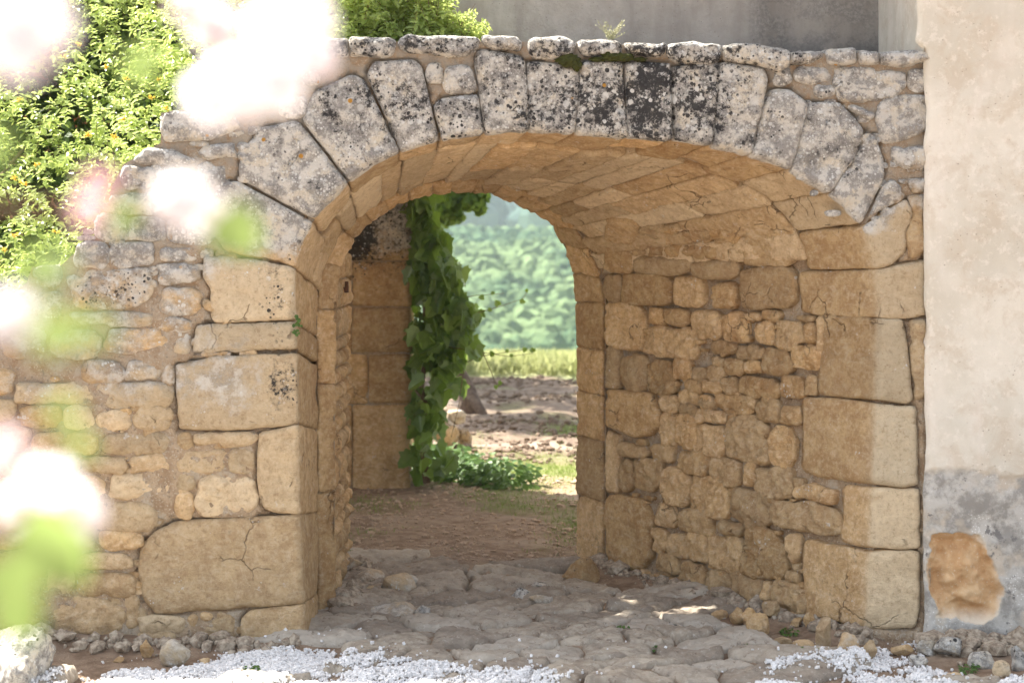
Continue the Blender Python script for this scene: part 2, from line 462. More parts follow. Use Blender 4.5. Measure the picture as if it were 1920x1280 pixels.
_ctr = [0]
def stone(mb, surf, poly, g=0.022, joint=0.004, rad=0.02, proud=0.012, rough=0.006, wob=0.006, lumps=0.0,
          thick=0.05, along=None, hold=None, ring_fade=0.05, chips=0.35, tone_fade=False, **at):
    """one stone: POLY (metres on SURF) becomes a rounded, uneven face with sides; along(p, t) carries a block's sides deep
    into the passage. hold: px-free function telling which boundary points stay on the traced line (the arris)."""
    _ctr[0] += 1; sd = _ctr[0]
    poly = np.asarray(poly, float)
    b = resample(poly, g)
    area = 0.5 * np.sum(b[:, 0] * np.roll(b[:, 1], -1) - np.roll(b[:, 0], -1) * b[:, 1])
    if area < 0: b = b[::-1].copy()
    # soften corners
    for _ in range(1): b = 0.5 * b + 0.25 * (np.roll(b, 1, 0) + np.roll(b, -1, 0))
    w = vnoise(b, 9, sd) * wob + vnoise(b, 30, sd + 5) * wob * 0.5
    b = inset(b, joint + np.abs(w)[:, None] * 1.0 + w[:, None] * 0.5)
    lo, hi = b.min(0), b.max(0)
    if (hi - lo).min() < 1.2 * g: g = max(0.35 * (hi - lo).min(), 0.006)
    xs = np.arange(lo[0], hi[0], g); ys = np.arange(lo[1], hi[1], g * 0.87)
    X, Y = np.meshgrid(xs, ys); X[1::2] += g / 2
    q = np.stack([X.ravel(), Y.ravel()], 1)
    q += (rng.random(q.shape) - 0.5) * g * 0.25
    if len(q): q = q[in_poly(q, b)]
    if len(q): q = q[poly_dist(q, b) > 0.45 * g]
    # an extra ring close to the border keeps the rounding crisp
    ins = inset(b, min(rad * 0.35, g * 0.4))
    nb = len(b)
    pts = [Vector(p) for p in b] + [Vector(p) for p in q]
    edges = [(i, (i + 1) % nb) for i in range(nb)]
    vv, _e, ff, ov, _oe, _of = delaunay_2d_cdt(pts, edges, [], 1, 1e-6)
    V2 = np.array([(p.x, p.y) for p in vv])
    if len(V2) == 0: return None
    orig = [o[0] if o else -1 for o in ov]
    is_b = np.array([0 <= o < nb for o in orig])
    d = poly_dist(V2, b)
    rr = rad * (0.75 + 0.5 * rng.random())
    e = np.clip(d / rr, 0, 1)
    prof = np.sqrt(np.clip(1 - (1 - e) ** 2, 0, 1))
    h = -0.35 * rr + prof * (proud + 0.35 * rr)
    span = (hi - lo).min()
    if lumps: h += lumps * (1 - np.exp(-d / (0.28 * span + 1e-6))) * 1.2
    tilt = (rng.random(2) - 0.5) * 0.05 * (1 if lumps == 0 else 2.5)
    c = b.mean(0)
    h += ((V2 - c) @ tilt) * np.clip(d / rr, 0.2, 1)
    nz = fbm(V2, 7, 4, sd) * rough * 1.6 + fbm(V2, 24, 3, sd + 9) * rough * 1.1
    rid = 0.5 - np.abs(fbm(V2 * np.array([1.0, 1.6]), 8, 3, sd + 60)) * 2
    h += (nz - np.clip(rid - 0.32, 0, 1) * rough * 4.5 * (1 if lumps else 0.3)) * np.clip(d / 0.010, 0.25, 1)
    # broken edges
    ch = vnoise(V2, 13, sd + 20)
    h -= np.clip(ch - (1 - chips), 0, 1) * 0.05 * np.exp(-d / 0.03)
    if lumps == 0:  # shallow spalled hollows
        hl = fbm(V2, 4.5, 3, sd + 31)
        h -= np.clip(hl - 0.22, 0, 1) * 0.05
    P3 = surf.map(V2, h)
    faces = np.array([[o for o in f] for f in ff if len(f) == 3])
    # orientation
    a3 = P3[faces[0]]
    nrm = np.cross(a3[1] - a3[0], a3[2] - a3[0])
    ref = surf.map(V2[faces[0][:1]], 0.1)[0] - surf.map(V2[faces[0][:1]], 0.0)[0]
    flip = np.dot(nrm, ref) < 0
    if flip: faces = faces[:, ::-1]
    base = {k: (f(V2, P3) if callable(f) else np.full(len(V2), float(f))) for k, f in at.items()}
    rv = rng.random()
    base['rnd'] = np.full(len(V2), rv)
    # order of boundary vertices
    bi = {}
    for k, o in enumerate(orig):
        if 0 <= o < nb: bi[o] = k
    loop = [bi[i] for i in range(nb) if i in bi]
    V = [P3]; Fs = faces.tolist(); A = {k: [x] for k, x in base.items()}
    n0 = len(P3)
    prev = loop
    L = len(loop)
    B2 = V2[loop]
    if along is None:
        rings = [thick * 0.4, thick]
        for ri, dep in enumerate(rings):
            pos = surf.map(B2, h[loop] - dep)
            V.append(pos)
            for k in base: A[k].append(base[k][loop])
            cur = list(range(n0, n0 + L)); n0 += L
            for i in range(L):
                j = (i + 1) % L
                f = [prev[i], cur[i], cur[j], prev[j]]
                Fs.append(f if not flip else f[::-1])
            prev = cur
    else:
        dirs, depth = along(B2)           # unit vectors, lengths
        K = max(3, int(depth.max() / 0.035))
        cen3 = P3.mean(0)
        p0 = P3[loop]
        out = p0 - cen3; out[:, 1] = 0; out /= np.linalg.norm(out, axis=1)[:, None] + 1e-9
        for r_ in range(1, K + 1):
            t = (r_ / K)
            s_ = t * depth
            pos = p0 + dirs * s_[:, None]
            nn = fbm(pos, 6, 4, sd + 40) * 0.02 + fbm(pos, 22, 3, sd + 41) * 0.008
            grow = np.minimum(s_, 0.02)[:, None] * 0.35
            edge = np.exp(-(depth - s_) / 0.02) * 0.02
            pos = pos + out * (nn[:, None] * min(1, r_ / 2) + grow - edge[:, None] - 0.004)
            V.append(pos)
            fade = np.exp(-s_ / ring_fade)
            for k in base:
                x = base[k][loop]
                A[k].append(x * fade if k in ('weather', 'dark') else (0.1 + (x - 0.1) * fade if k == 'tone' and tone_fade else x))
            cur = list(range(n0, n0 + L)); n0 += L
            for i in range(L):
                j = (i + 1) % L
                f = [prev[i], cur[i], cur[j], prev[j]]
                Fs.append(f if not flip else f[::-1])
            prev = cur
        # close the back a little way in
        V.append(V[-1] * 0.8 + (cen3 + dirs.mean(0) * depth.mean()) * 0.2 )
        for k in base: A[k].append(A[k][-1])
        cur = list(range(n0, n0 + L)); n0 += L
        for i in range(L):
            j = (i + 1) % L
            f = [prev[i], cur[i], cur[j], prev[j]]
            Fs.append(f if not flip else f[::-1])
    mb.add(np.concatenate(V), Fs, **{k: np.concatenate(x) for k, x in A.items()})
    return True

def px_poly(surf, pts):
    r = [surf.inv(u, v) for u, v in pts]
    if any(x is None for x in r): return None
    return np.array(r)

def rub_box(x0, y0, x1, y1, sharp=None, jit=0.12, n=13):
    """an irregular rounded quadrilateral in pixels"""
    cx, cy = (x0 + x1) / 2, (y0 + y1) / 2
    a, b = (x1 - x0) / 2, (y1 - y0) / 2
    p = sharp or random.uniform(4.5, 9)
    sk = random.uniform(-0.10, 0.10); tp = random.uniform(-0.10, 0.10)
    out = []
    for k in range(n):
        th = 2 * pi * (k + random.uniform(-0.2, 0.2)) / n
        c, s = cos(th), sin(th)
        r = (abs(c) ** p + abs(s) ** p) ** (-1 / p) * (1 + random.uniform(-jit, jit * 0.45))
        x, y = c * r, s * r
        out.append((cx + a * (x * (1 + tp * y) + 0), cy + b * (y + sk * x * 0.6)))
    return out

# ------------------------------------------------------------------ where the weathering sits on the front
def g2(x, lo, hi): 
    t = np.clip((x - lo) / (hi - lo), 0, 1); return t * t * (3 - 2 * t)
def front_px(P3):
    u = U0 + F * P3[:, 0] / YF; v = V0 - F * (P3[:, 2] - H) / YF
    return u, v
def w_front(V2, P3):
    u, v = front_px(P3)
    w = 0.75 * (1 - g2(v, 330, 560)) + 0.12 * (1 - g2(v, 560, 900))
    w += 0.28 * (1 - g2(u, 250, 560)) * g2(v, 430, 520) * (1 - g2(v, 720, 860))
    w += 0.25 * np.exp(-((u - 470) / 110) ** 2 - ((v - 720) / 90) ** 2)
    w -= 0.45 * np.exp(-((u - 1710) / 60) ** 2 - ((v - 330) / 230) ** 2)
    w -= 0.25 * g2(u, 1480, 1600) * g2(v, 420, 480)
    w -= 0.7 * (1 - g2(u, 300, 520)) * g2(v, 900, 1000)
    return np.clip(w, 0, 1)
def k_front(V2, P3):
    u, v = front_px(P3)
    k = np.exp(-((u - 1210) / 270) ** 2 - ((v - 190) / 120) ** 2) * 0.74
    k += 0.50 * np.exp(-((u - 700) / 200) ** 2 - ((v - 200) / 110) ** 2)
    k += 0.25 * (1 - g2(v, 90, 140)) 
    k += 0.28 * np.exp(-((u - 560) / 90) ** 2 - ((v - 420) / 110) ** 2)
    k += 0.55 * np.exp(-((u - 530) / 28) ** 2 - ((v - 720) / 65) ** 2)
    k += 0.35 * np.exp(-((u - 520) / 30) ** 2 - ((v - 560) / 55) ** 2)
    k += 0.42 * np.exp(-((u - 210) / 80) ** 2 - ((v - 540) / 50) ** 2)
    k += 0.22 * np.exp(-((u - 1590) / 70) ** 2 - ((v - 290) / 110) ** 2)
    k += 0.3 * np.exp(-((u - 320) / 60) ** 2 - ((v - 225) / 40) ** 2)
    return np.clip(k, 0, 1)
def y_front(V2, P3):
    u, v = front_px(P3)
    k = 0.9 * np.exp(-((u - 285) / 40) ** 2 - ((v - 915) / 30) ** 2) + 0.35 * np.exp(-((u - 420) / 90) ** 2 - ((v - 740) / 60) ** 2)
    k += 0.35 * np.exp(-((u - 1685) / 45) ** 2 - ((v - 800) / 130) ** 2) + 0.25 * np.exp(-((u - 500) / 50) ** 2 - ((v - 880) / 90) ** 2) 
    k += 0.22 * np.exp(-((u - 200) / 90) ** 2 - ((v - 960) / 60) ** 2)
    return k
# ------------------------------------------------------------------ the archway wall
arch = empty("stone_archway", (0.35, YF, 0), label="old limestone wall with a wide vaulted archway, grey lichen on its crown", cat="archway")

crv = np.stack([F3d[:, 0], F3d[:, 2]], 1)
crv_px = np.stack([U0 + F * F3d[:, 0] / YF, V0 - F * (F3d[:, 2] - H) / YF], 1)
def snap(pts, tol=15):
    """points close to the arris are laid on it, and the arris is followed between them"""
    pts = [np.array(p, float) for p in pts]
    idx = []
    for p in pts:
        d = np.linalg.norm(crv_px - p, axis=1); k = int(d.argmin())
        idx.append(k if d[k] < tol else None)
    out = []
    n = len(pts)
    for i in range(n):
        if idx[i] is None: out.append(tuple(pts[i]))
        else:
            out.append(tuple(crv_px[idx[i]]))
            j = (i + 1) % n
            if idx[j] is not None:
                a, b = idx[i], idx[j]
                st = 5 if b > a else -5
                for k in range(a + st, b, st): out.append(tuple(crv_px[k]))
    return out
def along_front(depth=None, frac=None, prof=None):
    def f(B2):
        D = ((B2[:, None, :] - crv[None]) ** 2).sum(2).argmin(1)
        w = (B3d - F3d)[D]; l = np.linalg.norm(w, axis=1)
        dep = np.full(len(B2), depth) if depth is not None else l * frac
        if prof is not None: dep = prof(B2, dep)
        return w / l[:, None], dep
    return f

def one(name, surf, poly, parent=arch, label=None, mat=None, **k):
    mb = MB()
    stone(mb, surf, poly, **k)
    o = mb.build(name, mat or M_STONE, parent)
    if label: o["label"] = label
    return o

FR = dict(weather=w_front, dark=k_front, yel=y_front)

VOUS = [  # polygon on the face, depth of the block
 ([(445,340),(583,414),(566,447),(553,500),(500,482),(422,470),(378,400),(392,345)], 0.62, 0.3),
 ([(450,300),(480,242),(558,226),(645,334),(628,360),(590,410),(448,332)], 0.45, 0.35),
 ([(566,224),(590,172),(660,140),(683,150),(748,286),(700,306),(650,330)], 0.40, 0.2),
 ([(688,137),(700,116),(775,112),(790,125),(824,263),(790,270),(752,284)], 0.34, 0.2),
 ([(814,197),(830,184),(895,176),(907,250),(870,255),(829,262)], 0.26, 0.3),
 ([(891,100),(900,92),(975,105),(985,116),(991,246),(950,247),(910,250)], 0.42, 0.4),
 ([(989,116),(1080,122),(1086,150),(1077,249),(1035,247),(994,246)], 0.40, 0.1),
 ([(1088,114),(1165,116),(1177,258),(1130,253),(1081,250)], 0.50, 0.1),
 ([(1174,116),(1258,118),(1261,263),(1220,261),(1180,258)], 0.36, 0.0),
 ([(1263,126),(1347,116),(1348,150),(1338,271),(1300,266),(1264,263)], 0.55, 0.0),
 ([(1352,116),(1432,128),(1441,150),(1412,289),(1380,281),(1342,272)], 0.48, 0.1),
 ([(1443,168),(1480,168),(1517,195),(1484,318),(1450,303),(1415,290)], 0.60, 0.1),
 ([(1519,193),(1575,192),(1622,244),(1600,300),(1558,362),(1525,338),(1489,319)], 0.55, 0.5),
 ([(1624,258),(1642,255),(1658,300),(1657,335),(1617,419),(1590,388),(1562,363)], 0.60, 0.6),
]
for i, (pl, dep, tone) in enumerate(VOUS):
    ply = px_poly(PF, snap(pl))
    one("voussoir", PF, ply, along=along_front(depth=dep * 0.9), tone=tone, joint=-0.004, rad=0.006, proud=0.010 + 0.006 * (i % 3), rough=0.009, wob=0.005, chips=0.6, **FR)

# squared corner blocks, left of the opening
QL = [
 ([(383,478),(440,482),(500,490),(553,503),(553,600),(400,605),(392,585),(396,540),(380,520)], 0.8),
 ([(368,610),(400,607),(554,602),(555,657),(360,662)], 0.8),
 ([(328,684),(400,668),(552,660),(556,690),(557,795),(430,806),(335,804)], 0.6),
 ([(484,812),(557,798),(561,840),(562,962),(530,966),(490,950),(482,900)], 0.5),
 ([(262,1020),(300,990),(330,976),(562,968),(566,1060),(568,1132),(290,1151),(268,1120),(258,1060)], 0.35),
 ([(452,1160),(470,1143),(569,1137),(574,1195),(576,1225),(470,1222),(450,1200)], 0.3),
]
for pl, tone in QL:
    one("corner_block", PF, px_poly(PF, snap(pl)), along=along_front(frac=0.99), tone=tone, joint=-0.003, rad=0.006, proud=0.012, rough=0.009, wob=0.005, chips=0.6, ring_fade=0.03, tone_fade=True, **FR)

# squared corner blocks, right of the opening, running along the passage wall
def t_of(u, v):
    a, b = L1.inv(u, v); k = L1.idx(a); return b / float(L1._at(L1.Lt, np.array([k]))[0])
QR = [
 ([(1618,425),(1700,372),(1712,400),(1700,470),(1670,497),(1640,505),(1632,470)], (1500,460), 0.7),
 ([(1642,508),(1672,500),(1740,486),(1740,590),(1700,597),(1649,594)], (1495,540), 0.7),
 ([(1649,598),(1694,600),(1702,650),(1712,750),(1700,757),(1646,752)], (1532,670), 0.9),
 ([(1645,760),(1718,762),(1720,830),(1722,908),(1690,914),(1640,908)], (1500,820), 1.0),
 ([(1640,916),(1724,916),(1726,1026),(1690,1030),(1635,1027)], (1575,960), 0.8),
 ([(1634,1034),(1727,1032),(1724,1140),(1716,1176),(1640,1180),(1624,1170),(1628,1100)], (1502,1070), 0.75),
]
for pl, (iu, iv), tone in QR:
    fr = min(0.95, t_of(iu, iv))
    one("corner_block", PF, px_poly(PF, snap(pl)), along=along_front(frac=fr), tone=tone, joint=-0.003, rad=0.006, proud=0.008, rough=0.008, wob=0.005, chips=0.5, ring_fade=0.03, tone_fade=True, **FR)

# coping stones along the top
COP = [
 [(345,204),(372,176),(428,148),(440,160),(430,176),(385,200),(352,214)],
 [(434,148),(470,126),(502,114),(512,128),(500,142),(446,166)],
 [(508,114),(540,102),(574,96),(578,112),(560,122),(516,132)],
 [(575,75),(650,72),(655,106),(590,112),(578,100)],
 [(655,70),(735,72),(743,80),(738,102),(725,108),(657,106)],
 [(747,74),(765,65),(895,70),(899,88),(880,104),(840,108),(762,100),(748,92)],
 [(903,66),(970,68),(979,84),(975,96),(925,93),(902,80)],
 [(990,72),(1060,68),(1082,80),(1080,100),(1062,112),(1000,110),(990,95)],
 [(1086,76),(1150,76),(1166,84),(1163,104),(1095,106),(1084,96)],
 [(1171,82),(1250,82),(1250,100),(1235,108),(1178,104)],
 [(1253,84),(1290,80),(1352,84),(1352,110),(1340,121),(1270,118),(1248,104)],
 [(1355,84),(1420,82),(1480,96),(1482,128),(1460,136),(1410,120),(1356,116)],
 [(1480,98),(1543,96),(1541,110),(1515,120),(1480,121)],
 [(1549,94),(1604,90),(1606,118),(1580,124),(1552,120)],
 [(1609,96),(1648,96),(1648,120),(1612,122)],
 [(1650,98),(1735,94),(1752,104),(1748,116),(1690,126),(1652,122)],
]
for i, pl in enumerate(COP):
    ply = px_poly(PF, pl)
    def al(B2, d=0.5): return np.tile([0.0, 1.0, 0.03], (len(B2), 1)), np.full(len(B2), d)
    one("coping_stone", PF, ply, along=al, tone=0.6 if i < 12 else 0.3, joint=-0.006, rad=0.018, proud=0.040, rough=0.014, wob=0.009, lumps=0.008, g=0.018, chips=0.5, ring_fade=2.0, **FR)

# rough stones of the front face
rub = MB()
FRS = [ # polygons first
 [(302,215),(330,206),(440,212),(452,240),(400,262),(310,266),(300,245)],
 [(248,300),(275,276),(330,282),(370,303),(330,312),(262,308)],
 [(366,286),(380,272),(440,268),(448,296),(385,300)],
 [(1563,126),(1640,126),(1698,136),(1700,160),(1680,184),(1620,194),(1572,188),(1562,160)],
 [(1642,200),(1665,180),(1735,176),(1743,195),(1741,240),(1700,265),(1655,270),(1641,225)],
 [(1578,196),(1600,196),(1642,214),(1630,230),(1606,212)],
 [(1672,275),(1735,276),(1741,300),(1732,322),(1690,316),(1672,298)],
 [(1701,336),(1738,333),(1736,360),(1712,362)],
 [(1702,368),(1738,364),(1740,470),(1706,487),(1700,440),(1714,400)],
 [(1706,600),(1736,600),(1738,745),(1716,750),(1708,680)],
 [(1654,350),(1672,335),(1698,358),(1696,372),(1640,400),(1628,412)],
]
FRB = [ # boxes: x0 y0 x1 y1
 (832,122,890,178),(800,120,832,160),(1703,132,1746,172),(1490,124,1558,156),(1526,160,1566,182),(1452,126,1486,162),
 (228,310,290,355),(292,315,366,352),(370,306,428,350),(205,362,300,402),(304,356,382,408),(238,406,310,450),(315,412,408,458),(345,212,0,0),
 (455,168,520,205),(505,140,560,178),(388,188,448,206),(524,182,575,222),(566,126,600,160),(140,455,205,504),(176,402,240,452),(205,455,290,503),(300,466,366,490),(125,506,290,580),(294,496,378,534),(298,540,378,592),(24,545,124,602),(60,500,118,536),
 (130,586,286,612),(196,616,320,664),(288,596,360,622),(325,625,356,662),(2,600,90,676),(92,618,192,672),(150,676,232,716),(236,678,302,712),(304,680,326,722),
 (28,716,174,756),(180,716,322,766),(-60,690,24,740),(-60,745,30,790),(34,760,118,804),(120,760,178,806),(182,770,246,806),(250,762,324,806),
 (190,812,324,850),(60,812,186,850),(-60,800,56,846),(334,812,362,850),(365,812,478,836),(330,846,424,888),(428,840,474,888),(332,886,366,918),(328,920,364,974),(367,890,480,970),
 (95,855,150,886),(153,856,240,888),(244,852,320,886),(0,852,92,890),(202,888,322,936),(100,894,198,938),(-30,894,96,940),(150,942,300,994),(40,944,146,996),(-60,944,36,1000),(60,1000,180,1030),(186,996,266,1030),
 (140,1038,246,1066),(64,1030,134,1056),(88,1058,138,1114),(140,1076,258,1118),(-10,1034,84,1090),(-60,1000,54,1030),(-60,1094,82,1180),(86,1120,232,1204),(234,1112,258,1176),(260,1155,350,1186),(354,1150,376,1182),(376,1148,440,1206),
 (-60,1184,80,1215),(258,1186,330,1206),(-60,600,0,684),(0,700,24,715),(-60,560,20,600),
 (-160,620,-64,690),(-170,700,-64,780),(-160,790,-64,880),(-170,890,-64,990),(-160,1000,-64,1100),(-170,1110,-64,1210),(-260,700,-174,820),(-270,830,-174,960),(-260,970,-174,1090),(-270,1100,-174,1210),
 (445,268,470,300),(430,345,445,0),(1590,232,1622,0),
]
for pl in FRS:
    stone(rub, PF, px_poly(PF, pl), g=0.018, tone=0.2 + random.random() * 0.5, joint=-0.004, rad=0.012, proud=0.012, lumps=0.012, rough=0.013, wob=0.009, chips=0.7, **FR)
for (x0, y0, x1, y1) in FRB:
    if x1 <= x0 or y1 <= y0: continue
    stone(rub, PF, px_poly(PF, rub_box(x0, y0, x1, y1)), g=0.016, tone=0.15 + random.random() * 0.6, joint=-0.010, rad=0.009, proud=0.002, lumps=0.016, rough=0.015, wob=0.011, chips=0.7, **FR)
# chinking stones
for _ in range(420):
    u = random.choice([random.uniform(-60, 480), random.uniform(200, 480), random.uniform(1480, 1745)])
    v = random.uniform(180, 1200)
    if u > 1480 and v > 420: continue
    if u < 330 and v < 560 - u * 0.9: continue
    w = random.uniform(8, 20); hgt = random.uniform(6, 11)
    stone(rub, PF, px_poly(PF, rub_box(u - w, v - hgt, u + w, v + hgt, n=10)), g=0.016, tone=random.random() * 0.5, joint=0.001, rad=0.014, proud=-0.016, lumps=0.008, rough=0.008, wob=0.006, **FR)
rub.build("rubble_masonry", M_STONE, arch)

# mortar bed of the face, with the opening cut out
def panel(name, surf, poly, parent, mat, g=0.03, h0=-0.03, amp=0.02, at=None):
    b = resample(np.asarray(poly, float), g * 1.5)
    lo, hi = b.min(0), b.max(0)
    X, Y = np.meshgrid(np.arange(lo[0], hi[0], g), np.arange(lo[1], hi[1], g * 0.87)); X[1::2] += g / 2
    q = np.stack([X.ravel(), Y.ravel()], 1)
    q = q[in_poly(q, b)]; q = q[poly_dist(q, b) > 0.4 * g]
    nb = len(b)
    vv, _, ff, _, _, _ = delaunay_2d_cdt([Vector(p) for p in b] + [Vector(p) for p in q], [(i, (i + 1) % nb) for i in range(nb)], [], 1, 1e-6)
    V2 = np.array([(p.x, p.y) for p in vv])
    h = h0 + fbm(V2, 5, 4, 3) * amp + fbm(V2, 30, 3, 5) * amp * 0.5
    P3 = surf.map(V2, h)
    mb = MB(); mb.add(P3, np.array([f[::-1] for f in ff if len(f) == 3]), **({k: f(V2, P3) for k, f in (at or {}).items()}))
    return mb.build(name, mat, parent)
TOP = [(-420,700),(-80,600),(0,562),(50,530),(60,500),(112,498),(200,420),(205,360),(230,308),(300,268),(302,212),(345,205),(430,150),(500,118),(580,100),(582,78),(740,78),(1000,78),(1250,88),(1480,100),(1700,100),(1746,104)]
DP = [px_poly(PF, pl) for pl in [v[0] for v in VOUS] + [q[0] for q in QL] + [q[0] for q in QR]]
class Face(Plane):
    def map(s, ab, h=0.0):
        ab = np.asarray(ab, float); h = np.broadcast_to(h, (len(ab),)).copy()
        if len(ab) > 1:
            m = np.zeros(len(ab), bool)
            for p in DP: m |= in_poly(ab, p) | (poly_dist(ab, p) < 0.008)
            h = np.where(m, h - 0.055, h)
        return Plane.map(s, ab, h)
outl = TOP + [(1746,1235)] + [tuple(p) for p in crv_px[::-1][::6]] + [(-420,1235)]
panel("mortar_face", Face(YF), px_poly(PF, outl), arch, M_MORTAR, h0=-0.010, amp=0.026,  at=dict(weather=w_front))

# mortar bed of the passage
def loft_panel(name, L, b0, b1, h0, amp, parent, mat, nb=None, seed=3, **at):
    K = nb or 60
    V = []
    for j in range(K + 1):
        t = b0 + (b1 - b0) * j / K
        ab = np.stack([L.cum, L.Lt * t], 1)
        p = L.map(ab, 0.0)
        p = p + L.n * (h0 + fbm(p, 5, 4, seed) * amp + fbm(p, 26, 3, seed + 1) * amp * 0.6)[:, None]
        V.append(p)
    i, j = np.meshgrid(np.arange(N_S - 1), np.arange(K)); i = i.ravel(); j = j.ravel()
    Fc = np.stack([j * N_S + i, j * N_S + i + 1, (j + 1) * N_S + i + 1, (j + 1) * N_S + i], 1)
    mb = MB(); mb.add(np.concatenate(V), Fc, **at)
    return mb.build(name, mat, parent)
loft_panel("mortar_lining", L1, 0.01, 1.03, -0.048, 0.030, arch, M_MORTAR)
loft_panel("mortar_edge", L2, -0.02, 1.0, -0.022, 0.006, arch, M_MORTAR, nb=8)
loft_panel("mortar_reveal", L3, -0.02, 1.0, -0.022, 0.006, arch, M_MORTAR, nb=10)

# dressed and rough stones of the right passage wall
pw = MB()
def zr(r, x, y):
    return {1: (1060 + x / 4, 540 + y / 4), 2: (1300 + x / 4.267, 560 + y / 4.267), 3: (1060 + x / 3.369, 800 + y / 3.369),
            4: (1340 + x / 3.281, 820 + y / 3.281), 5: (1020 + x / 3.84, 360 + y / 3.84)}[r]
UVP = -1409.0
def wall_box(r, x0, y0, x1, y1, sharp=None, **k):
    (u0, v0), (u1, v1) = zr(r, x0, y0), zr(r, x1, y1)
    u0 = max(u0, 1133)
    pts = rub_box(u0, v0, u1, v1, sharp=sharp, jit=0.04 if sharp and sharp > 7 else 0.09)
    uc = (u0 + u1) / 2; vc = (v0 + v1) / 2
    sl = (vc - V0) / (uc - UVP)
    pts = [(u, v + sl * (u - uc)) for u, v in pts]
    ply = px_poly(L1, pts)
    if ply is None: return
    ply[:, 1] = np.minimum(ply[:, 1], 0.985 * np.interp(ply[:, 0], L1.cum, L1.Lt))
    stone(pw, L1, ply, **k)
RW = {1: [(595,140,735,285),(735,150,912,285),(918,180,1165,375),(590,290,975,525),(400,500,603,775),(607,550,815,800),(815,540,945,680),(945,590,1050,705),(1052,590,1180,700),(885,690,1015,790),(1020,700,1170,790),(835,755,990,865),(1000,795,1095,910),(710,810,840,925),(850,870,975,960),(975,910,1035,1010),(1040,925,1215,1015),(710,930,815,1190),(820,940,975,1200),(1205,940,1270,1110),(925,990,945,1010)],
 2: [(215,110,420,350),(420,115,530,180),(550,105,680,165),(830,130,960,182),(490,190,640,360),(640,185,880,350),(885,185,980,350),(120,340,330,445),(330,370,560,490),(150,460,245,545),(245,480,400,610),(400,500,543,610),(545,400,780,605),(782,365,1030,580),(220,625,345,770),(350,615,695,800),(700,625,890,795),(890,610,980,780),(40,765,158,885),(160,760,490,910),(490,800,690,985),(690,850,855,1010),(80,900,270,1000),(0,1010,255,1260),(260,930,595,1300),(600,1020,790,1350),(640,310,820,395)],
 3: [(690,150,900,300),(912,190,1095,372),(335,110,520,195),(545,110,665,210),(340,205,420,400),(425,210,610,400),(610,270,775,505),(778,300,1032,590),(555,490,695,630),(700,515,920,680),(545,640,635,805),(638,665,780,830),(765,665,905,860),(565,815,715,925),(897,690,1112,915),(710,855,882,1060),(600,940,710,1090),(510,930,600,1080),(885,910,1040,1115),(740,1050,890,1140),(325,870,418,1080),(420,900,508,1000),(420,1005,505,1080),(255,860,320,1040)],
 4: [(180,160,245,300),(250,185,480,370),(485,285,740,405),(350,400,785,590),(310,350,410,410),(30,520,155,605),(92,315,348,555),(160,565,432,880),(435,580,520,760),(95,840,290,1030),(292,895,340,1010),(345,895,560,1075),(430,820,515,905),(470,905,550,955),(265,125,325,180),(465,765,510,815),(440,250,540,300),(0,1030,80,1090),(230,1040,330,1100),(380,1060,540,1120)],
 5: [(990,385,1268,480),(1270,390,1455,500),(870,375,985,470),(720,380,868,465),(628,375,718,460),(870,255,983,372),(695,240,866,370),(985,270,1208,365),(1210,255,1410,378)]}
for r, L in RW.items():
    for (x0, y0, x1, y1) in L:
        stone_kw = dict(g=0.016, tone=random.random() * 0.25, joint=-0.008, rad=0.009, proud=0.004, lumps=0.016, rough=0.022, wob=0.010, chips=0.8)
        if r == 5: stone_kw.update(lumps=0.006, proud=0.020, rad=0.012)
        wall_box(r, x0, y0, x1, y1, **stone_kw)
DR = [(1,(280,110,590,460)),(1,(280,430,400,750)),(1,(280,770,705,1100)),(3,(240,35,335,430)),(3,(240,440,538,900)),
      (5,(645,470,1065,600)),(5,(1055,490,1400,628)),(5,(1435,240,1815,535)),(5,(1405,535,1810,845)),(5,(548,590,915,825)),(5,(925,610,1145,835)),(5,(1220,650,1380,835)),
      (5,(425,370,640,585)),(5,(425,590,545,795)),(5,(420,190,690,370)),(2,(985,130,1040,440))]
for r, (x0, y0, x1, y1) in DR:
    wall_box(r, x0, y0, x1, y1, sharp=14, g=0.02, tone=random.random() * 0.3, joint=-0.004, rad=0.009, proud=0.012 + random.random() * 0.012, rough=0.008, wob=0.004, chips=0.5)
# chinking
for _ in range(150):
    u = random.uniform(1170, 1600); v = random.uniform(590, 1130)
    if u > 1500 and v > 600: continue
    wd = random.uniform(5, 12); hh = random.uniform(4, 7)
    ply = px_poly(L1, rub_box(u - wd, v - hh, u + wd, v + hh, n=10))
    if ply is not None: stone(pw, L1, ply, g=0.014, joint=0.001, rad=0.012, proud=-0.012, lumps=0.008, rough=0.008, wob=0.005)
pw.build("passage_wall", M_STONE, arch)

# vault slabs
va = MB()
s_px = lambda u, v: L1.inv(u, v)[0]
a_lo = float(np.interp(np.argmin(np.linalg.norm(crv_px - np.array([553, 500]), axis=1)), np.arange(N_S), L1.cum))
a_hi = L1.inv(1430, 421)[0]
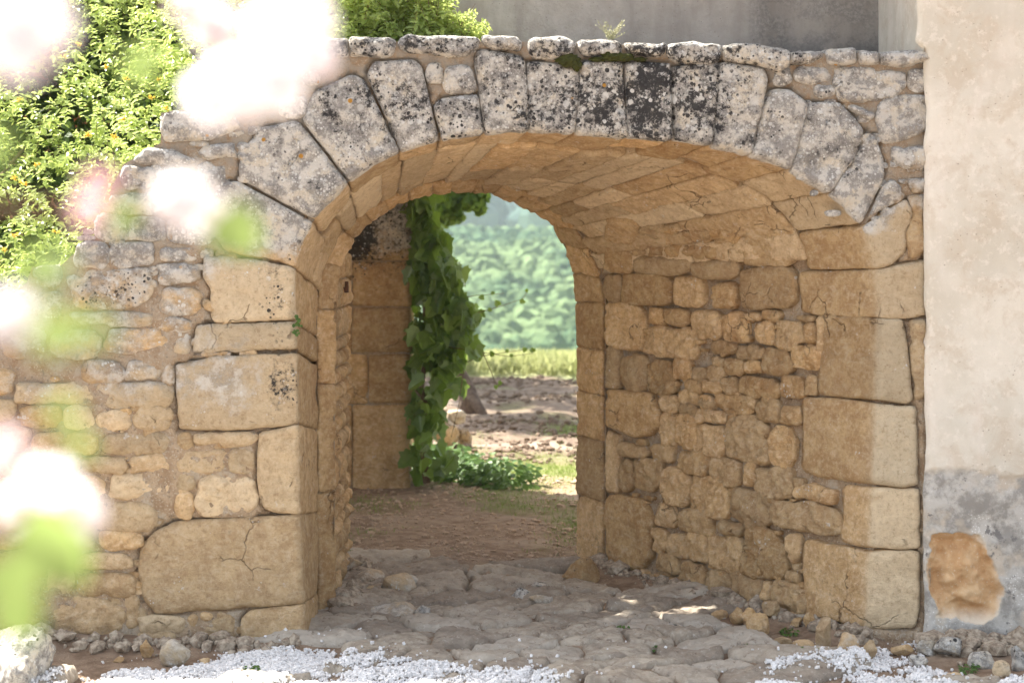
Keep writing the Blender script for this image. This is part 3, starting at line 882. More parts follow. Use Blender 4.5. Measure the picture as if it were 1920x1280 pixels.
# depth of the face blocks at each place
def vdep(a):
    k = int(round(float(L1.idx(a)))); p = crv_px[min(max(k, 0), N_S - 1)]
    best = 0.45; bd = 1e9
    for pl, dep, tone in VOUS:
        q = [x for x in pl if np.min(np.linalg.norm(crv_px - np.array(x), axis=1)) < 15]
        for x in q:
            d = math.dist(x, p)
        m = np.mean(q, axis=0) if q else np.array(pl[0])
        d = math.dist(m, p)
        if d < bd: bd = d; best = dep
    return best * 0.9
a = a_lo
row = 0
while a < a_hi + 0.1:
    w = random.uniform(0.12, 0.25)
    am = a + w / 2
    Lt = float(np.interp(am, L1.cum, L1.Lt))
    b = max(vdep(a + 0.02), vdep(a + w - 0.02)) + 0.004
    last = min(Lt * 0.995, 9)
    k = float(L1.idx(min(am, L1.cum[-1] - 0.01)))
    squeeze = 1.0
    while b < last - 0.05:
        l = min(random.uniform(0.45, 1.2), last - b)
        if last - (b + l) < 0.16: l = last - b
        sk = random.uniform(-0.02, 0.02)
        ply = np.array([(a + sk, b), (a + w * 0.5, b - 0.005), (a + w, b + random.uniform(-0.02, 0.03)), (a + w + sk, b + l), (a + w * 0.4, b + l + random.uniform(-.01, .01)), (a, b + l)])
        stone(va, L1, ply, g=0.022, tone=0.15 + random.random() * 0.6, joint=-0.002, rad=0.007, proud=random.choice([0.0, 0.004, 0.008, 0.015]), rough=0.009, wob=0.005, chips=0.45)
        b += l
    a += w; row += 1
va.build("vault", M_STONE, arch)

# stones of the inner arch
def along_ring(B2):
    k = L2.idx(B2[:, 0])
    w = L2._at(D3d, k) - L2._at(C3d, k); l = np.linalg.norm(w, axis=1)
    return w / l[:, None], l * 0.98
vz = [(1165, 0), (925, 0), (716, 0), (580, 0)]
cuts = [0.0]
def a2_at(side, v):
    pv = V0 - F * (C3d[:, 2] - H) / C3d[:, 1]
    idx = np.arange(N_S); half = idx < 200 if side == 'l' else idx > 330
    k = idx[half][np.argmin(np.abs(pv[half] - v))]
    return L2.cum[k]
cuts = [L2.cum[0]] + [a2_at('l', v) for v in (925, 716, 580, 500)]
hi_a = [a2_at('r', v) for v in (462, 512, 567, 648, 731, 812, 929, 1048)]
a = cuts[-1]
while a < hi_a[0] - 0.25:
    a += random.uniform(0.15, 0.24); cuts.append(a)
cuts += hi_a + [L2.cum[-1]]
for i in range(len(cuts) - 1):
    a0, a1 = cuts[i], cuts[i + 1]
    if a1 - a0 < 0.03: continue
    aa = np.linspace(a0, a1, 6)
    lt = np.interp(aa, L2.cum, L2.Lt)
    ply = np.concatenate([np.stack([aa, lt * 0 - 0.005], 1), np.stack([aa, lt], 1)[::-1]])
    one("inner_arch_stone", L2, ply, along=along_ring, g=0.02, dark=lambda V2, P3: 0.22 * (1 - g2(P3[:, 2], 0.15, 0.75)) * g2(P3[:, 0], 0, 0.3), tone=random.random() * 0.2, joint=0.0, rad=0.011, proud=0.006, rough=0.009, wob=0.005, chips=0.7)

# back, roof and returns of the wall mass (rough render, seen only from the side)
bk = MB()
D = D3d[::8]
E = []
for p in D:
    d = np.array([p[0] + 0.25, p[2] - 1.2]); d /= np.linalg.norm(d)
    t = 1e9
    if d[0] > 0: t = min(t, (1.1 - (-0.25)) / d[0])
    if d[0] < 0: t = min(t, (-1.40 - (-0.25)) / d[0])
    if d[1] > 0: t = min(t, (3.36 - 1.2) / d[1])
    if d[1] < 0: t = min(t, (-0.15 - 1.2) / d[1])
    E.append((-0.25 + d[0] * t, p[1], 1.2 + d[1] * t))
n = len(D)
bk.add(np.concatenate([D, np.array(E)]), [(i, i + 1, n + i + 1, n + i) for i in range(n - 1)])
def yb(x): return 10.55 if x < -1.40 else (11.16 + (min(x, 1.1) + 1.1) * 0.98)
tp = [(( u - U0) / F * YF, H - (v - V0) / F * YF) for u, v in TOP]
xs = sorted(set([p[0] for p in tp] + list(np.arange(-4.1, 2.4, 0.1)) + [-1.401, -1.399]))
px_, pz_ = [p[0] for p in tp], [p[1] for p in tp]
V = []
for x in xs:
    z = float(np.interp(x, px_, pz_)) - 0.02
    for k in range(9):
        y = YF + 0.03 + (yb(x) - YF - 0.03) * k / 8
        V.append((x, y, min(z, 3.36) + 0.02 * float(fbm(np.array([[x, y, 0]]), 4, 3, 2)[0]) - 0.01))
m = len(xs)
bk.add(V, [(i * 9 + k, (i + 1) * 9 + k, (i + 1) * 9 + k + 1, i * 9 + k + 1) for i in range(m - 1) for k in range(8)], weather=1.0, dark=0.3)
V = []
xl = [x for x in xs if x < -1.399]
for x in xl:
    z = float(np.interp(x, px_, pz_)) - 0.02
    V += [(x, 10.55, min(z, 3.36)), (x, 10.55, -0.15)]
bk.add(V, [(i * 2, i * 2 + 1, i * 2 + 3, i * 2 + 2) for i in range(len(xl) - 1)])
bk.add([(-1.40, 10.55, -0.15), (-1.40, 11.2, -0.15), (-1.40, 11.2, 3.36), (-1.40, 10.55, 3.36)], [(0, 1, 2, 3)])
bk.build("wall_back", M_MORTAR, arch, smooth=False)

# rough return wall behind the inner arch on the left, with an iron pintle
class PlaneX:
    def __init__(s, x): s.x = x
    def map(s, ab, h=0.0):
        return np.stack([s.x + np.broadcast_to(h, (len(ab),)), ab[:, 0], ab[:, 1]], 1)
PX = PlaneX(-1.12)
sw = MB()
z = -0.1
while z < 2.75:
    hh = random.uniform(0.08, 0.2); y = 11.0
    while y < 12.1:
        w = random.uniform(0.12, 0.36); w = min(w, 12.12 - y)
        if w < 0.06: break
        ply = np.array([(y + w / 2 + w / 2 * cx_, z + hh / 2 + hh / 2 * cz_) for cx_, cz_ in [(-1, -.6), (-.7, -1), (.6, -1), (1, -.7), (1, .6), (.7, 1), (-.8, 1), (-1, .7)]])
        stone(sw, PX, ply, g=0.02, tone=random.random() * 0.3, joint=0.002, rad=0.02, proud=0.005, lumps=0.015, rough=0.016, wob=0.012, yel=0.35)
        y += w
    z += hh
mbx = np.array([(10.95, -0.1), (12.1, -0.1), (12.1, 2.8), (10.95, 2.8)])
o = sw.build("return_wall", M_STONE, arch)
sb = MB()
for (x0, x1, y0, y1) in [(-1.40, -1.14, 11.0, 12.12)]:
    c = [(x0, y0), (x1, y0), (x1, y1), (x0, y1)]
    sb.add([(x, y, zz) for zz in (-0.1, 2.75) for x, y in c], [(0, 1, 5, 4), (1, 2, 6, 5), (2, 3, 7, 6), (3, 0, 4, 7), (4, 5, 6, 7)])
sb.build("return_wall_core", M_MORTAR, arch, smooth=False)
# ------------------------------------------------------------------ plain helper shapes
def tube(mb, pts, r0, r1=None, seg=8, cap=True, **at):
    pts = [np.array(p, float) for p in pts]
    n = len(pts); r1 = r0 if r1 is None else r1
    V = []; Fc = []
    for i, p in enumerate(pts):
        t = pts[min(i + 1, n - 1)] - pts[max(i - 1, 0)]; t /= np.linalg.norm(t) + 1e-9
        a = np.cross(t, [0, 0, 1.0]) if abs(t[2]) < 0.9 else np.cross(t, [1.0, 0, 0]); a /= np.linalg.norm(a)
        b = np.cross(t, a); r = r0 + (r1 - r0) * i / (n - 1)
        for k in range(seg):
            th = 2 * pi * k / seg
            V.append(p + r * (cos(th) * a + sin(th) * b))
    for i in range(n - 1):
        for k in range(seg):
            Fc.append((i * seg + k, i * seg + (k + 1) % seg, (i + 1) * seg + (k + 1) % seg, (i + 1) * seg + k))
    if cap:
        Fc.append(tuple(range(seg))[::-1]); Fc.append(tuple((n - 1) * seg + k for k in range(seg)))
    mb.add(V, Fc, **at)

def ico(sub):
    import bmesh
    bm = bmesh.new(); bmesh.ops.create_icosphere(bm, subdivisions=sub, radius=1)
    V = np.array([v.co[:] for v in bm.verts]); Fc = np.array([[v.index for v in f.verts] for f in bm.faces]); bm.free()
    return V, Fc
ICO = {k: ico(k) for k in (1, 2, 3, 4, 5)}

def rock_mesh(size, seed, sub=4, cuts=7, rough=0.05):
    V, Fc = ICO[sub]; V = V.copy()
    r = np.random.default_rng(seed)
    for _ in range(cuts):
        n = r.normal(size=3); n /= np.linalg.norm(n); d = r.uniform(0.42, 0.82)
        s = V @ n
        V = V - np.outer(np.clip(s - d, 0, 1) * 0.97, n)
    V = V * (1 + fbm(V, 1.8, 3, seed)[:, None] * 0.22 + fbm(V, 7, 4, seed + 3)[:, None] * rough * 1.3)
    return V * np.array(size) / 2, Fc

def simple_mat(name, col, rough=0.8, bumpd=0.004, scale=40, var=0.25, col2=None, **k):
    n = NT(name)
    f = n.noise(scale, 4, 0.65)
    c2 = col2 or tuple(x * (1 - var) for x in col)
    c = n.mix(n.step(f, 0.35, 0.65), col, c2)
    return n.done(c, rough, n.bump(f, 0.8, bumpd) if bumpd else None, **k)

M_IRON = simple_mat("rusty_iron", (0.07, 0.04, 0.03), 0.7, 0.002, 90, col2=(0.14, 0.06, 0.03))
pm = MB()
c = P(650, 543, 11.55)
tube(pm, [(-1.16, 11.55, c.z), (-1.095, 11.55, c.z), (-1.075, 11.55, c.z)], 0.018, 0.018, 10)
tube(pm, [(-1.085, 11.55, c.z - 0.02), (-1.085, 11.55, c.z + 0.055)], 0.014, 0.012, 10)
pm.build("iron_pintle", M_IRON, arch)

# ------------------------------------------------------------------ the rendered house
def make_plaster():
    n = NT("cream_render")
    soc, pat, rim = n.attr('socle'), n.attr('patch'), n.attr('rim')
    big = n.noise(1.6, 4, 0.6); mid = n.noise(7, 5, 0.65); fine = n.noise(55, 5, 0.7); vf = n.noise(180, 3)
    c = n.mix(n.step(big, 0.35, 0.65), (0.57, 0.53, 0.445), (0.69, 0.65, 0.565))
    c = n.mix(n.step(n.noise(5, 8, 0.72, 0.5), 0.46, 0.64, 0, 0.6), c, (0.53, 0.45, 0.35))
    c = n.mix(n.step(n.noise(17, 8, 0.75), 0.52, 0.62, 0, 0.5), c, (0.76, 0.71, 0.63))
    c = n.mix(n.step(n.noise(38, 6, 0.8), 0.62, 0.70, 0, 0.7), c, (0.30, 0.24, 0.19))
    stain = n.noise(1.0, 4, 0.6, 0.4, n.mapv((3.5, 3.5, 0.7)))
    c = n.mix(n.step(stain, 0.5, 0.72, 0, 0.45), c, (0.74, 0.68, 0.61))
    pit = n.math('MULTIPLY', n.step(n.voro(26, vec=n.mapv((1, 1, 1.6), r=(0, 0.6, 0))), 0.15, 0.05), n.step(n.noise(5, 3), 0.45, 0.6))
    c = n.mix(n.math('MULTIPLY', pit, 0.65), c, (0.25, 0.19, 0.14))
    # grey cement base
    s = n.mix(n.step(n.noise(9, 8, 0.72), 0.40, 0.60), (0.29, 0.275, 0.25), (0.50, 0.48, 0.44))
    s = n.mix(n.step(n.noise(3.4, 4, 0.6), 0.52, 0.62, 0, 0.8), s, (0.52, 0.45, 0.36))
    s = n.mix(n.step(n.noise(11, 4, 0.7), 0.60, 0.68), s, (0.19, 0.18, 0.17))
    spk = n.math('MULTIPLY', n.step(n.voro(62), 0.30, 0.14), n.step(n.noise(4.5, 4), 0.50, 0.60))
    s = n.mix(spk, s, (0.72, 0.72, 0.70))
    c = n.mix(soc, c, s)
    o = n.mix(n.step(mid, 0.35, 0.65), (0.52, 0.31, 0.15), (0.64, 0.45, 0.26))
    o = n.mix(n.step(fine, 0.56, 0.66, 0, 0.7), o, (0.64, 0.53, 0.40))
    c = n.mix(pat, c, o)
    c = n.mix(rim, c, (0.66, 0.59, 0.48))
    hgt = n.math('ADD', n.math('MULTIPLY', fine, 0.5), n.math('ADD', n.math('MULTIPLY', mid, 0.5), n.math('MULTIPLY', vf, 0.2)))
    hgt = n.math('SUBTRACT', hgt, n.math('MULTIPLY', pit, 0.5))
    return n.done(c, 0.92, n.bump(hgt, 0.9, 0.008), 0.15)
M_PLASTER = make_plaster()

def make_grey():
    n = NT("weathered_grey_render")
    old = n.attr('old'); z = n.attr('low')
    mid = n.noise(6, 5, 0.65); fine = n.noise(50, 5, 0.7)
    run = n.noise(1.0, 5, 0.6, 0.3, n.mapv((2.6, 2.6, 0.45)))
    c = n.mix(n.step(mid, 0.35, 0.7), (0.40, 0.365, 0.325), (0.50, 0.465, 0.42))
    c = n.mix(n.step(run, 0.42, 0.68, 0, 0.75), c, (0.23, 0.205, 0.18))
    c = n.mix(n.step(run, 0.36, 0.26, 0, 0.6), c, (0.50, 0.45, 0.39))
    d = n.mix(n.step(fine, 0.4, 0.65), (0.14, 0.135, 0.13), (0.36, 0.34, 0.31))
    c = n.mix(n.math('MULTIPLY', old, n.step(mid, 0.35, 0.55)), c, d)
    c = n.mix(n.math('MULTIPLY', z, n.step(mid, 0.3, 0.6)), c, (0.13, 0.13, 0.135))
    pit = n.step(n.voro(24, vec=n.mapv((1, 1, 1.7), r=(0, 0.5, 0))), 0.12, 0.04)
    c = n.mix(n.math('MULTIPLY', pit, 0.7), c, (0.10, 0.085, 0.07))
    return n.done(c, 0.95, n.bump(n.math('ADD', fine, mid), 0.9, 0.01), 0.1)
M_GREY = make_grey()

house = empty("rendered_house", (2.37, 9.94, 0), label="cream rendered house corner with grey cement base and grey wall above the archway", cat="house")
def grid_plane(xs, zs, fn, flip=False):
    X, Z = np.meshgrid(xs, zs); q = np.stack([X.ravel(), Z.ravel()], 1)
    V, at = fn(q)
    nx, nz = len(xs), len(zs)
    i, j = np.meshgrid(np.arange(nx - 1), np.arange(nz - 1)); i = i.ravel(); j = j.ravel()
    Fc = np.stack([j * nx + i, j * nx + i + 1, (j + 1) * nx + i + 1, (j + 1) * nx + i], 1)
    if flip: Fc = Fc[:, ::-1]
    mb = MB(); mb.add(V, Fc, **at); return mb
PATCH = [(1762,1004),(1815,998),(1845,1003),(1858,1030),(1878,1085),(1886,1120),(1868,1155),(1848,1172),(1800,1160),(1768,1158),(1762,1125),(1750,1108),(1752,1050)]
pp = np.array([((u - U0) / F * 9.94, H - (v - V0) / F * 9.94) for u, v in PATCH])
def cream(q):
    x, z = q[:, 0], q[:, 1]
    h = fbm(q, 1.3, 3, 50) * 0.025 + fbm(q, 6, 4, 51) * 0.008
    zs_ = 0.93 + fbm(q, 3, 3, 52) * 0.06 - 0.05 * g2(x, 2.5, 3.2)
    soc = g2(zs_ - z + fbm(q, 22, 4, 59) * 0.03, -0.03, 0.03)
    h -= soc * 0.012 + soc * (fbm(q, 9, 4, 53)) * 0.014
    qq = q + np.stack([fbm(q, 14, 3, 54), fbm(q, 14, 3, 55)], 1) * 0.02
    ins = in_poly(qq, pp); d = poly_dist(qq, pp); sd = np.where(ins, d, -d)
    sd = sd + fbm(q, 30, 3, 58) * 0.012
    pat = g2(sd, -0.001, 0.004)
    h -= pat * (0.015 + 0.045 * g2(sd, 0.0, 0.05) - 0.035 * g2(sd, 0.07, 0.12)) - pat * fbm(q, 12, 4, 56) * 0.035
    rim = g2(sd, -0.014, 0.0) * (1 - g2(sd, 0.004, 0.03)) * g2(fbm(q, 9, 3, 62), -0.15, 0.2) * 0.8 + pat * g2(0.06 - (z - pp[:, 1].min()), -0.05, 0.06) * 0.9
    # the plaster's ragged left edge
    edge = 2.338 + fbm(np.stack([z, z * 0], 1), 5, 4, 57) * 0.018 - 0.045 * g2(z, 3.33, 3.38)
    u_ = np.clip(x - 2.365, 0, 3)
    xx = np.where(x < 2.9, edge + (x - 2.365) * (2.9 - edge) / (2.9 - 2.365), x)
    h -= 0.035 * np.exp(-(x - 2.365) / 0.012)
    h -= g2(0.10 - z, 0, 0.1) * 0.0
    y = 9.94 - h
    return np.stack([xx, y, z], 1), dict(socle=soc * (1 - pat), patch=pat, rim=np.clip(rim, 0, 1))
xs = np.concatenate([np.arange(2.365, 3.05, 0.006), np.arange(3.05, 3.6, 0.03), np.arange(3.6, 6.6, 0.2)])
zs = np.concatenate([np.arange(0.0, 1.2, 0.006), np.arange(1.2, 3.7, 0.02), np.arange(3.7, 6.3, 0.2)])
grid_plane(xs, zs, cream).build("cream_wall", M_PLASTER, house)
def ret(q):   # return of the cream wall above the archway
    return np.stack([2.33 + 0 * q[:, 0], q[:, 0], q[:, 1]], 1), {}
grid_plane(np.arange(9.96, 11.35, 0.1), np.arange(3.32, 6.4, 0.2), ret, flip=True).build("corner_return", M_PLASTER, house)
def grey(q):
    x, z = q[:, 0], q[:, 1]
    h = fbm(q, 2, 4, 60) * 0.02 + fbm(q, 12, 3, 61) * 0.006
    old = g2(x, 1.45, 1.6) * 0.5
    h += old * 0.012
    low = 0.85 * (1 - g2(z, 3.40, 3.62)) * (0.3 + 0.7 * g2(x, 1.2, 1.7))
    return np.stack([x, 11.2 - h, z], 1), dict(old=old, low=low)
grid_plane(np.arange(-0.46, 2.5, 0.02), np.concatenate([np.arange(3.30, 3.9, 0.02), np.arange(3.9, 6.3, 0.1)]), grey).build("upper_wall", M_GREY, house)
hb = MB()
def box(mb, x0, x1, y0, y1, z0, z1, **at):
    V = [(x, y, z) for z in (z0, z1) for x, y in ((x0, y0), (x1, y0), (x1, y1), (x0, y1))]
    mb.add(V, [(3, 2, 1, 0), (4, 5, 6, 7), (0, 1, 5, 4), (1, 2, 6, 5), (2, 3, 7, 6), (3, 0, 4, 7)], **at)
box(hb, -0.46, 6.5, 11.25, 12.4, 3.38, 6.2)
box(hb, 2.42, 6.5, 10.05, 11.3, -0.1, 6.2)
box(hb, 1.6, 6.5, 11.9, 16.0, -0.1, 6.19)
box(hb, 2.3, 6.5, 11.28, 11.95, -0.1, 6.18)
hb.build("house_body", M_GREY, house, smooth=False)
rf = MB()
for k in range(14):
    x0 = -0.62 + k * 0.52
    for r_ in range(9):
        y0 = 9.75 + r_ * 0.42
        z0 = 6.2 + min(y0 - 9.75, 13.0 - y0 if False else 9) * 0.28
        V = []
        for j in (0, 1):
            for i in range(7):
                th = pi * i / 6
                V.append((x0 + 0.26 + 0.26 * cos(th), y0 + j * 0.46, z0 + j * 0.128 + 0.09 * sin(th)))
        rf.add(V, [(i, i + 1, 8 + i, 7 + i) for i in range(6)])
M_TILE = simple_mat("clay_tile", (0.42, 0.20, 0.11), 0.85, 0.004, 12, col2=(0.30, 0.17, 0.11))
rf.build("roof", M_TILE, house)


# ------------------------------------------------------------------ the pillar beyond the passage
PY = Plane(16.15)
pil = empty("stone_pillar", (-1.3, 16.15, 0), label="shaded ashlar pillar behind the archway, blackened near its top, creeper along its edge", cat="pillar")
def al_p(B2): return np.tile([0.0, 1.0, 0.0], (len(B2), 1)), np.full(len(B2), 0.5)
pcs = [(560,917,660,758),(660,935,768,758),(560,758,690,663),(690,757,770,663),(560,662,660,575),(658,662,771,576),(560,575,700,489),(660,575,772,490),(560,488,640,390),(640,489,773,385),(560,388,773,300),(560,300,773,240)]
def kp(V2, P3):
    z = P3[:, 2]; x = P3[:, 0]
    return np.clip(g2(z, 1.75, 2.3) * (0.45 + 0.75 * (1 - g2(x, -1.42, -1.15))), 0, 1)
for (x0, y1, x1, y0) in pcs:
    if (x0, x1) == (560, 700): x1 = 658
    pts = [(x0, y0), (x1, y0), (x1, y1), (x0, y1)]
    one("ashlar_block", PY, px_poly(PY, pts), pil, along=al_p, g=0.03, tone=0.1 * random.random(), joint=0.003, rad=0.02, proud=0.012, rough=0.008, wob=0.006, chips=0.5, dark=kp, weather=lambda V2, P3: 0.5 * g2(P3[:, 2], 1.8, 2.4))
mbp = MB(); box(mbp, -1.93, -0.945, 16.17, 16.62, -0.1, 3.3)
mbp.build("mortar_core", M_MORTAR, pil, smooth=False)
bw = MB(); box(bw, -6.5, -1.92, 16.2, 16.6, -0.1, 3.3); bw.build("shed_wall", M_MORTAR, pil, smooth=False)
sr = MB()  # unseen roof, added to shade the track and shape the floor's sun patch
def shade_roof(x0, x1, y0, y1):
    n = int((x1 - x0) / 0.24)
    for k in range(n):
        xa = x0 + k * (x1 - x0) / n; w = (x1 - x0) / n
        V = []
        for j in range(2):
            yy = (y0, y1)[j]
            for i in range(7):
                th = pi * i / 6
                V.append((xa + w / 2 + w * 0.52 * cos(th), yy, 3.56 + (yy - 11) * 0.03 + 0.05 * sin(th)))
        sr.add(V, [(i, i + 1, 8 + i, 7 + i) for i in range(6)])
    box(sr, x0, x1, y0, y1, 3.44, 3.47)
shade_roof(-6.5, -1.30, 12.65, 17.2); shade_roof(-1.30, -0.30, 12.36, 17.2)
box(sr, -6.5, -0.9, 16.2, 16.6, 3.3, 3.44)
sr.build("added_shade_roof", M_TILE, pil, smooth=False)
# ------------------------------------------------------------------ ground
SEED_PX = [(660,1062),(690,1082),(735,1072),(705,1110),(748,1104),(725,1142),(650,1130),(770,1140),(650,1165),(700,1172),(830,1092),(925,1092),(860,1120),(930,1128),(985,1085),(1010,1080),(1012,1108),(1045,1140),(1075,1100),(1110,1118),(1100,1150),(1185,1120),(1160,1160),(1230,1135),(1285,1140),(1225,1168),(1300,1165),(900,1158),(820,1165),(870,1195),(1000,1180),(960,1205),(1060,1185),(1130,1195),(900,1225),(1040,1222),(1150,1222),(1210,1195),(1270,1190),(1330,1200),(1390,1195),(1300,1225),(1210,1235),(760,1195),(740,1222),(640,1195),(680,1215),(800,1228),(850,1250),(960,1250),(1080,1255),(1180,1262),(1280,1255),(1360,1235),(1440,1225),(1420,1255),(1120,1075),(1160,1090),(1050,1065),(1000,1050),(1050,1030),(1070,1005),(600,1215),(1380,1160),(1480,1190)]
sd = np.array([ground_pt(u, v)[:2] for u, v in SEED_PX])
extra = np.stack([rng.uniform(-4, 4, 260), rng.uniform(5.5, 9.0, 260)], 1)
extra = extra[(extra[:, 1] < 8.85)]
sd = np.concatenate([sd, extra])
def rows_blend(q): return q
def slab_field(q):
    """distance difference to the two nearest seeds (crevices), id of the nearest"""
    w = q + np.stack([fbm(q, 2.2, 3, 71), fbm(q, 2.2, 3, 72)], 1) * 0.16 + np.stack([fbm(q, 11, 3, 73), fbm(q, 11, 3, 74)], 1) * 0.05
    d1 = np.full(len(q), 1e9); d2 = np.full(len(q), 1e9); idn = np.zeros(len(q), int)
    for i, s in enumerate(sd):
        d = np.hypot((w[:, 0] - s[0]) * 0.72, (w[:, 1] - s[1]) * 0.95)
        m = d < d1
        d2 = np.where(m, d1, np.minimum(d2, d)); idn = np.where(m, i, idn); d1 = np.minimum(d1, d)
    return d1, d2, idn
shid = rng.uniform(-1, 1, len(sd)); stlt = rng.uniform(-1, 1, (len(sd), 2))
def ground_z(q):
    x, y = q[:, 0], q[:, 1]
    z = fbm(q, 0.5, 3, 80) * 0.03
    near = 1 - g2(y, 14, 20)
    z = z + near * (fbm(q, 3, 4, 81) * 0.035 + fbm(q, 14, 3, 82) * 0.010)
    att = np.zeros(len(q)); crev = np.zeros(len(q)); shade = np.zeros(len(q))
    m = (1 - g2(y, 11.7, 12.4)) * g2(y, 5.4, 5.8) * g2(x, -2.7, -2.5)
    z -= 0.036 * m
    # wheel-worn groove between two big slabs
    gx = (873 - U0) / F * 11.3
    z -= 0.05 * np.exp(-((x - gx) / 0.035) ** 2) * g2(y, 11.15, 11.25) * (1 - g2(y, 11.7, 11.85))
    # banked earth along both feet of the walls
    z += 0.05 * np.exp(-((x + 1.1) / 0.22) ** 2) * g2(y, 10.4, 10.9) * (1 - g2(y, 12, 13))
    xw = 2.02 - (y - 10) * 0.66
    z += 0.05 * np.exp(-((x - xw) / 0.18) ** 2) * g2(y, 9.95, 10.1) * (1 - g2(y, 12, 12.5))
    z += 0.05 * np.exp(-((y - 9.98) / 0.12) ** 2) * (g2(-x, 1.0, 1.2))
    z += 0.07 * np.exp(-((y - 9.85) / 0.20) ** 2) * g2(x, 2.2, 2.45)
    # ploughed soil and then down into the valley, up the far side
    z += 0.06 * fbm(q, 1.8, 4, 86) * g2(y, 17, 19) * (1 - g2(y, 29, 30.5)) * 1.3
    z += 0.10 * g2(y, 29.3, 30.3) - 0.065 * np.clip(y - 30, 0, 16)
    z += -16 * g2(y, 41, 120) + 0 * y
    z += 21.5 * g2(y, 150, 470) * 1.0 + fbm(q, 0.012, 3, 87) * 3.0 * g2(y, 100, 200)
    z += 13 * g2(y, 520, 1150) + fbm(q, 0.004, 3, 88) * 9 * g2(y, 500, 700)
    return z, att, crev, shade
def graded(segs):
    out = []
    for a, b, s in segs: out += list(np.arange(a, b, s))
    return np.array(out + [segs[-1][1]])
gx_ = graded([(-1500,-300,150),(-300,-60,20),(-60,-10,2.0),(-10,-3.4,0.3),(-3.4,3.6,0.022),(3.6,10,0.3),(10,60,2.0),(60,300,20),(300,1500,150)])
gy_ = graded([(-40,0,4),(0,8.6,0.25),(8.6,12.8,0.02),(12.8,16.5,0.035),(16.5,32,0.11),(32,60,0.6),(60,160,4),(160,600,12),(600,1600,50),(1600,3000,350)])
X, Y = np.meshgrid(gx_, gy_); q = np.stack([X.ravel(), Y.ravel()], 1)
gz, g_slab, g_crev, g_sh = ground_z(q)
def grass_mask(q):
    x, y = q[:, 0], q[:, 1]
    u = U0 + F * x / np.maximum(y, 1); v = V0 + F * H / np.maximum(y, 1)
    n = fbm(q, 1.6, 4, 90)
    m = 1.1 * np.exp(-((y - 17.2) / 1.3) ** 2) * g2(x, -1.0, -0.3)             # lawn strip beyond the pillar
    m += 1.0 * np.exp(-((x - 0.55) / 0.28) ** 2 - ((y - 14.1) / 0.5) ** 2)     # tuft patch by the right jamb
    m += 0.9 * np.exp(-((y - 21.2) / 0.9) ** 2) * g2(x, -0.2, 0.9)
    m += 0.25 * np.exp(-((y - 15.2) / 0.6) ** 2)
    m += 0.8 * g2(-x, 2.2, 4) * g2(y, 12.5, 14) * (1 - g2(y, 26, 29)) + 0.8 * g2(x, 2.5, 5) * g2(y, 16, 17)* (1 - g2(y, 26, 29))
    return np.clip(m + n * 0.9 - 0.12, 0, 1) * g2(y, 12.4, 13)
gm = grass_mask(q)
fieldm = g2(Y.ravel() + fbm(q, 0.9, 3, 91) * 1.2, 29.2, 29.9)
soilm = g2(Y.ravel() + fbm(q, 1.2, 3, 92) * 1.5, 17.6, 18.6) * (1 - fieldm)
track = (1 - g2(Y.ravel(), 8.4, 8.8))
nx, ny = len(gx_), len(gy_)
i, j = np.meshgrid(np.arange(nx - 1), np.arange(ny - 1)); i = i.ravel(); j = j.ravel()
Fc = np.stack([j * nx + i, j * nx + i + 1, (j + 1) * nx + i + 1, (j + 1) * nx + i], 1)
gmb = MB(); gmb.add(np.stack([X.ravel(), Y.ravel(), gz], 1), Fc, slab=g_slab, crev=g_crev, shade=g_sh, grass=gm, field=fieldm, soil=soilm)
